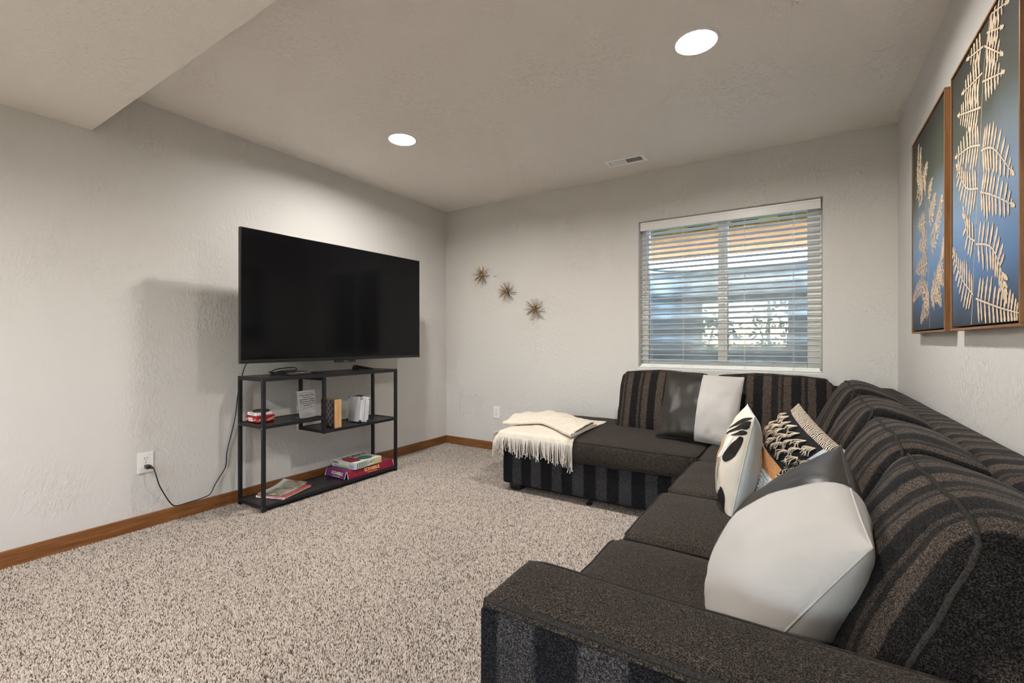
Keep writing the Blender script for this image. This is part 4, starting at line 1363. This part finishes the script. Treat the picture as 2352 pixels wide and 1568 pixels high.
split_pillow(frame_from((-.560, 3.135, .652), (.05, -.86, .50), (0.04, .5, .86)), 'half black leather half cream pillow leaning against the back under the window', 41, .475, .085)
split_pillow(frame_from((-.030, 1.176, .592), (-.845, -.115, .50), (.50, -.13, .85)), 'large half leather half cream pillow nearest the sofa arm', 42, .45, .125)

# printed pillow
M_PCREAM = plain('printed_cotton_cream', (.70, .64, .55), .85, var=.05, scale=10, bump=.2, bscale=700, spec=.15)
M_PWHITE = plain('printed_cotton_white', (.70, .71, .70), .85, var=.04, scale=10, bump=.2, bscale=700, spec=.15)
M_PBLACK = plain('printed_cotton_black', (.018, .016, .016), .85, var=.2, spec=.15)
M_PTAN = plain('printed_cotton_tan', (.50, .34, .19), .85, var=.28, scale=14, spec=.15)
M_PGREY = plain('printed_cotton_grey', (.36, .33, .30), .85, var=.25, scale=14, spec=.15)
pp_m = frame_from((-.205, 1.965, .622), (-.975, -.14, .20), (.22, .05, .97))
pp = thing('throw_pillow', 'cream pillow printed with black and tan leaf shapes standing on edge', 'pillow', pp_m, 'throw pillows on the sofa')
p2_ = Pillow(.40, .385, .075, .06, 51)
p2_.patch(-1, 1, -1, 1, 30, (1,)).build('printed_front', M_PCREAM, pp, world=False, smooth=True)
p2_.patch(-1, 1, -1, 1, 30, (-1,)).build('plain_back', M_PWHITE, pp, world=False, smooth=True)
MB().tube(p2_.seam_path(), .0018, 5, closed=True).build('edge_seam', M_PWHITE, pp, world=False, smooth=True)
def lens(a, b, w, bend=0.0, n=14):
    a, b = Vector(a), Vector(b)
    d = b - a
    nr = Vector((-d.y, d.x)).normalized()
    up, dn = [], []
    for i in range(n + 1):
        s = i / n
        c = a + d * s + nr * bend * math.sin(math.pi * s)
        k = w * math.sin(math.pi * s) ** .8
        up.append(c + nr * k); dn.append(c - nr * k)
    return up + dn[-2:0:-1]
def smooth_poly(pts, sub=5):
    return [(max(-.988, min(.988, p.x)), max(-.988, min(.988, p.y))) for p in catmull([(a, b, 0) for a, b in pts], sub, True)]
DEC = [('tan_wash', M_PTAN, smooth_poly([(.06, .50), (-.16, .15), (-.26, -.40), (-.16, -.62), (.05, -.45), (.14, -.10), (.16, .22)]), .0009),
       ('grey_wash', M_PGREY, smooth_poly([(.16, -.08), (.52, -.04), (.40, -.50), (.26, -.30)], 4), .0011),
       ('white_leaf', M_PWHITE, smooth_poly([(.60, .52), (.34, .34), (.14, -.04), (.40, .0), (.56, .14)]), .0013),
       ('white_leaf', M_PWHITE, smooth_poly([(.14, -.18), (.36, -.52), (.22, -.84), (-.04, -.76), (.0, -.45)]), .0013),
       ('black_leaf', M_PBLACK, smooth_poly([(.95, .56), (.78, .52), (.60, .24), (.56, .02), (.78, .02), (.92, .28)]), .0018),
       ('black_leaf', M_PBLACK, smooth_poly([(.76, -.48), (.52, -.76), (.46, -.96), (.74, -.95), (.88, -.70)]), .0018),
       ('black_leaf', M_PBLACK, smooth_poly([(-.12, -.88), (.16, -.95), (.36, -.985), (-.2, -.985), (-.30, -.80)]), .0016),
       ('black_brush', M_PBLACK, smooth_poly([(.97, .965), (.62, .93), (.30, .80), (.02, .52), (.34, .70), (.66, .82)]), .0018),
       ('black_brush', M_PBLACK, smooth_poly([(.97, .90), (.66, .80), (.34, .62), (.16, .44), (.46, .60), (.76, .70), (.97, .74)]), .0020),
       ('black_brush', M_PBLACK, smooth_poly([(.96, .70), (.74, .66), (.46, .50), (.70, .56), (.95, .62)]), .0022)]
for nm, mt_, poly, off in DEC:
    p2_.decal(poly, off).build(nm, mt_, pp, world=False, smooth=True)

# woven tasselled pillow
wp_m = frame_from((-.062, 1.985, .598), (-.72, -.45, .52), (.52, -.06, .86))
wp = thing('throw_pillow', 'woven boho pillow with fringe rows, tassel and knobbly white band', 'pillow', wp_m, 'throw pillows on the sofa')
p3 = Pillow(.42, .42, .085, .05, 61)
M_KBLACK = plain('black_knit', (.016, .016, .018), .95, var=.3, scale=200, bump=.6, bscale=260, spec=.1)
M_KORANGE = plain('rust_knit', (.46, .23, .10), .95, var=.2, scale=200, bump=.6, bscale=260, spec=.1)
M_KWHITE = plain('white_wool', (.66, .67, .68), .95, var=.05, scale=60, bump=.5, bscale=200, spec=.1)
M_KCREAM = plain('cream_yarn', (.66, .56, .45), .95, var=.12, scale=60, spec=.1)
M_KTAN = plain('tan_cotton_back', (.50, .33, .15), .9, var=.1, spec=.1)
t = NT('black_cream_weave')
co = t.coord()
wv = t.n('TexWave', {'Vector': t.mapping(co, (1, 1, 1), (0, .5, 0)), 'Scale': 45.0, 'Distortion': 6.0, 'Detail': 2.0})
M_KWEAVE = t.finish(t.ramp(wv.outputs['Fac'], [(0.42, (.02, .02, .02)), (0.55, (.58, .50, .40))]), .95, 0, None, .1)
M_KBLUE = plain('pale_blue_grey_cotton', (.42, .46, .50), .9, var=.06, spec=.1)
for nm, v0, v1, mt_ in [('white_knobbly_band', -1, -.12, M_KWHITE), ('rust_band', -.12, .12, M_KORANGE), ('black_band', .12, .82, M_KBLACK), ('woven_band', .82, 1, M_KWEAVE)]:
    p3.patch(-1, .62, v0, v1, 22, (1,)).build(nm, mt_, wp, world=False, smooth=True)
p3.patch(.62, 1, -1, .82, 16, (1,)).build('side_strip', M_KBLUE, wp, world=False, smooth=True)
p3.patch(.62, 1, .82, 1, 12, (1,)).build('woven_band', M_KWEAVE, wp, world=False, smooth=True)
p3.patch(-1, 1, -1, 1, 26, (-1,)).build('cotton_back', M_KTAN, wp, world=False, smooth=True)
m = MB()
ico = [(0, 0, 1), (.89, 0, .45), (.28, .85, .45), (-.72, .53, .45), (-.72, -.53, .45), (.28, -.85, .45), (.8, .58, -.3), (-.3, .95, -.3), (-1, 0, -.3), (-.3, -.95, -.3), (.8, -.58, -.3)]
icf = [(0, 1, 2), (0, 2, 3), (0, 3, 4), (0, 4, 5), (0, 5, 1), (1, 6, 2), (2, 7, 3), (3, 8, 4), (4, 9, 5), (5, 10, 1), (6, 7, 2), (7, 8, 3), (8, 9, 4), (9, 10, 5), (10, 6, 1)]
rnd = random.Random(3)
for r_ in range(14):
    v = -.93 + r_ * .060
    for c_ in range(27):
        u = -.96 + (c_ + (r_ % 2) * .5) * .057
        if u > .6: continue
        c0 = p3.pt(u, v, 1, .0015)
        s_ = .0072 * rnd.uniform(.85, 1.1)
        m.add([c0 + Vector(q) * s_ for q in ico], icf)
m.build('popcorn_stitches', M_KWHITE, wp, world=False, smooth=True, kind='stuff')
def yarn_bunch(mm, u, v, n, L, spread, rnd):
    for k in range(n):
        u1, v1 = u + rnd.uniform(-spread, spread), v - L * rnd.uniform(.7, 1.1)
        h_ = rnd.uniform(.008, .022)
        pts = [p3.pt(u + rnd.uniform(-.012, .012), v, 1, .004), p3.pt((u + u1) / 2 + rnd.uniform(-.03, .03), (v + v1) / 2, 1, h_), p3.pt(u1, max(-.99, v1), 1, .003 + rnd.uniform(0, .008))]
        mm.tube(catmull(pts, 3), .0016, 4)
for r_, vv in enumerate((.76, .58, .42)):
    for c_ in range(7):
        uu = -.88 + c_ * .235 + (.1 if r_ % 2 else 0)
        if uu > .6: continue
        m = MB()
        yarn_bunch(m, uu, vv + rnd.uniform(-.03, .03), 9, .22, .10, rnd)
        m.build('yarn_tuft', M_KCREAM, wp, world=False, smooth=True)
# corner tassel
m = MB(); m2 = MB()
for k in range(34):
    pts = [p3.pt(.80, .60, 1, .012), p3.pt(.80 + rnd.uniform(-.10, .10), .45, 1, .018 + rnd.uniform(0, .014)), p3.pt(.80 + rnd.uniform(-.16, .16), .20, 1, .012 + rnd.uniform(0, .018)), p3.pt(.80 + rnd.uniform(-.20, .18), .02 + rnd.uniform(-.06, .06), 1, .006 + rnd.uniform(0, .014))]
    (m if k % 2 else m2).tube(catmull(pts, 3), .0017, 4)
m.build('tassel', M_KCREAM, wp, world=False, smooth=True); m2.build('tassel', M_KBLACK, wp, world=False, smooth=True)
MB().lathe([(.0001, -.014), (.010, -.010), (.012, 0), (.009, .010), (.0001, .013)], p3.pt(.80, .64, 1, .010), 10).build('tassel_head', M_KWEAVE, wp, world=False, smooth=True)

# ------------------------------------------------------------------ throw blanket
M_THROW = plain('cream_throw', (.70, .63, .53), .95, var=.06, scale=40, bump=.55, bscale=420, spec=.1, sheen=.3)
M_THROW2 = plain('cream_throw_fringe', (.70, .66, .60), .95, var=.06, scale=60, spec=.1)
bl = thing('throw_blanket', 'cream fringed throw blanket folded over the end of the chaise', 'blanket', (-1.58, 3.0, .44))
def ctop(x, y):
    hx, hy = (CHX1 - CHX0) / 2, (CHY1 - CHY0) / 2
    u, v = (x - (CHX0 + CHX1) / 2) / hx, (y - (CHY0 + CHY1) / 2) / hy
    w = max(0, 1 - u * u) ** .7 * max(0, 1 - v * v) ** .7
    e = min(hx - abs(x - (CHX0 + CHX1) / 2), hy - abs(y - (CHY0 + CHY1) / 2))
    z = .4245 + .030 * w
    if e < .028:
        e = max(0, e)
        z -= .028 - math.sqrt(max(0, .028 ** 2 - (.028 - e) ** 2))
    return z
# lower layer: over the top, down the front
P = []
nx, ny = 34, 30
x0_, x1_ = -1.885, -1.262
for i in range(nx + 1):
    s = i / nx
    x = x0_ + (x1_ - x0_) * s
    row = []
    for j in range(ny + 1):
        tt = j / ny
        if tt < .72:
            y = 3.34 - (3.34 - 2.745) * tt / .72
            z = ctop(x, y) + .009 + .003 * noise.noise(Vector((x * 14, y * 14, 1)))
        else:
            f = (tt - .72) / .28
            a = f * R(82)
            y = 2.745 - .030 * math.sin(a) - .004
            z = ctop(x, 2.76) + .008 - .030 * (1 - math.cos(a)) - .012 * f * f
        # left end sinks over the chaise end
        if x < CHX0 + .03:
            z -= (CHX0 + .03 - x) * .35
        row.append((x + .006 * math.sin(tt * 9), y, z))
    P.append(row)
m = MB(); m.grid(P); m.grid([[(p[0], p[1], p[2] - .005) for p in r_] for r_ in P])
m.build('lower_fold', M_THROW, bl, smooth=True)
hem = [r_[-1] for r_ in P]
# upper folded layer
fr = catmull([(-1.90, 2.875, 0), (-1.78, 2.925, 0), (-1.655, 2.985, 0), (-1.56, 2.935, 0), (-1.42, 2.83, 0), (-1.262, 2.705, 0)], 7)
bk_ = catmull([(-1.90, 3.40, 0), (-1.76, 3.44, 0), (-1.63, 3.42, 0), (-1.50, 3.33, 0), (-1.38, 3.22, 0), (-1.245, 3.09, 0)], 7)
def upper(s, tt, layer):
    i = s * (len(fr) - 1); k = min(int(i), len(fr) - 2)
    a = fr[k].lerp(fr[k + 1], i - k); b = bk_[k].lerp(bk_[k + 1], i - k)
    p = a.lerp(b, tt)
    puff = .055 * math.sin(math.pi * min(1, tt * 1.05)) ** .7 * (1 - .75 * s) + .012
    wr_ = .007 * math.sin(9 * s + 5 * tt + 1.5) * math.sin(math.pi * tt) * (1.2 - s) + .012 * noise.noise(Vector((p.x * 13, p.y * 13, 4)))
    rid = .014 * math.exp(-((s - .47) / .05) ** 2) * (1 - tt) ** 2
    x, y = p.x, p.y
    z = ctop(min(max(x, CHX0 + .04), CHX1), max(y, CHY0 + .04)) + .016
    return Vector((x, y, z + layer * (puff + wr_ + rid)))
NS, NTT = 42, 16
m = MB()
Pu = []
for i in range(NS + 1):
    s = i / NS
    row = []
    base0 = upper(s, 0, 0)
    top0 = upper(s, 0, 1)
    d = (fr[min(len(fr) - 1, int(s * (len(fr) - 1)))] - bk_[min(len(fr) - 1, int(s * (len(fr) - 1)))]).normalized()
    r_ = .013
    for a in (0, 30, 60, 90, 120, 150, 180):
        # rolled front edge
        c = base0 + Vector((0, 0, r_ + .002))
        row.append(c + d * r_ * math.sin(R(a)) + Vector((0, 0, -r_ * math.cos(R(a)))))
    for j in range(1, NTT + 1):
        q = upper(s, j / NTT, 1)
        w = min(1, j / 4)
        q.z = q.z * w + (base0.z + 2 * r_ + .002) * (1 - w)
        row.append(q)
    row.append(upper(s, 1, 0) + Vector((0, .004, -.003)))
    Pu.append(row)
m.grid(Pu)
m.add([p for p in Pu[0]], [tuple(range(len(Pu[0])))]); m.add([p for p in Pu[-1]], [tuple(range(len(Pu[-1]) - 1, -1, -1))])
m.build('upper_fold', M_THROW, bl, smooth=True, sharp=60)
# layered folds at the open end
for q in range(3):
    m = MB()
    pts = []
    for j in range(15):
        tt = .15 + .8 * j / 14
        a = upper(1.0, tt, 1)
        pts.append(a + Vector((.006 * q - .030 + .020 * math.sin(math.pi * tt), 0, .004 + .006 * q)))
    m.tube(pts, .0055, 6)
    m.build('fold_edge', M_THROW, bl, smooth=True)
# fringe
m = MB()
rnd = random.Random(11)
for k in range(118):
    s = k / 117
    i = s * nx; a = min(int(i), nx - 1)
    b0 = Vector(hem[a]).lerp(Vector(hem[a + 1]), i - a)
    grp = noise.noise(Vector((s * 13, 2, 0)))
    L = .105 + .055 * grp + .045 * s * s + rnd.uniform(-.018, .018)
    dx = .034 * noise.noise(Vector((s * 22, 8, 0))) + rnd.uniform(-.006, .006)
    pts = [b0 + Vector((0, .004, .006)), b0 + Vector((dx * .2, -.004, -.015)), b0 + Vector((dx * .6, -.006 + rnd.uniform(-.003, .003), -L * .55)), b0 + Vector((dx, -.003 + rnd.uniform(-.004, .004), -L * .9)), b0 + Vector((dx * 1.2 + rnd.uniform(-.008, .008), -.002, -L))]
    m.tube(catmull(pts, 2), [.0026] * 7 + [.0032, .0018], 5)
for k in range(22):
    y = 2.735 + .006 * k
    b0 = Vector((x0_ - .004, y, ctop(CHX0 + .02, max(y, 2.76)) - .010))
    L = .13 + rnd.uniform(-.02, .03) - .0015 * k
    m.tube(catmull([b0, b0 + Vector((-.012, -.002, -.02)), b0 + Vector((-.016 + rnd.uniform(-.006, .006), rnd.uniform(-.008, .004), -L * .5)), b0 + Vector((-.012 + rnd.uniform(-.008, .008), rnd.uniform(-.008, .004), -L))], 3), .0026, 5)
m.build('fringe', M_THROW2, bl, smooth=True, kind='stuff')
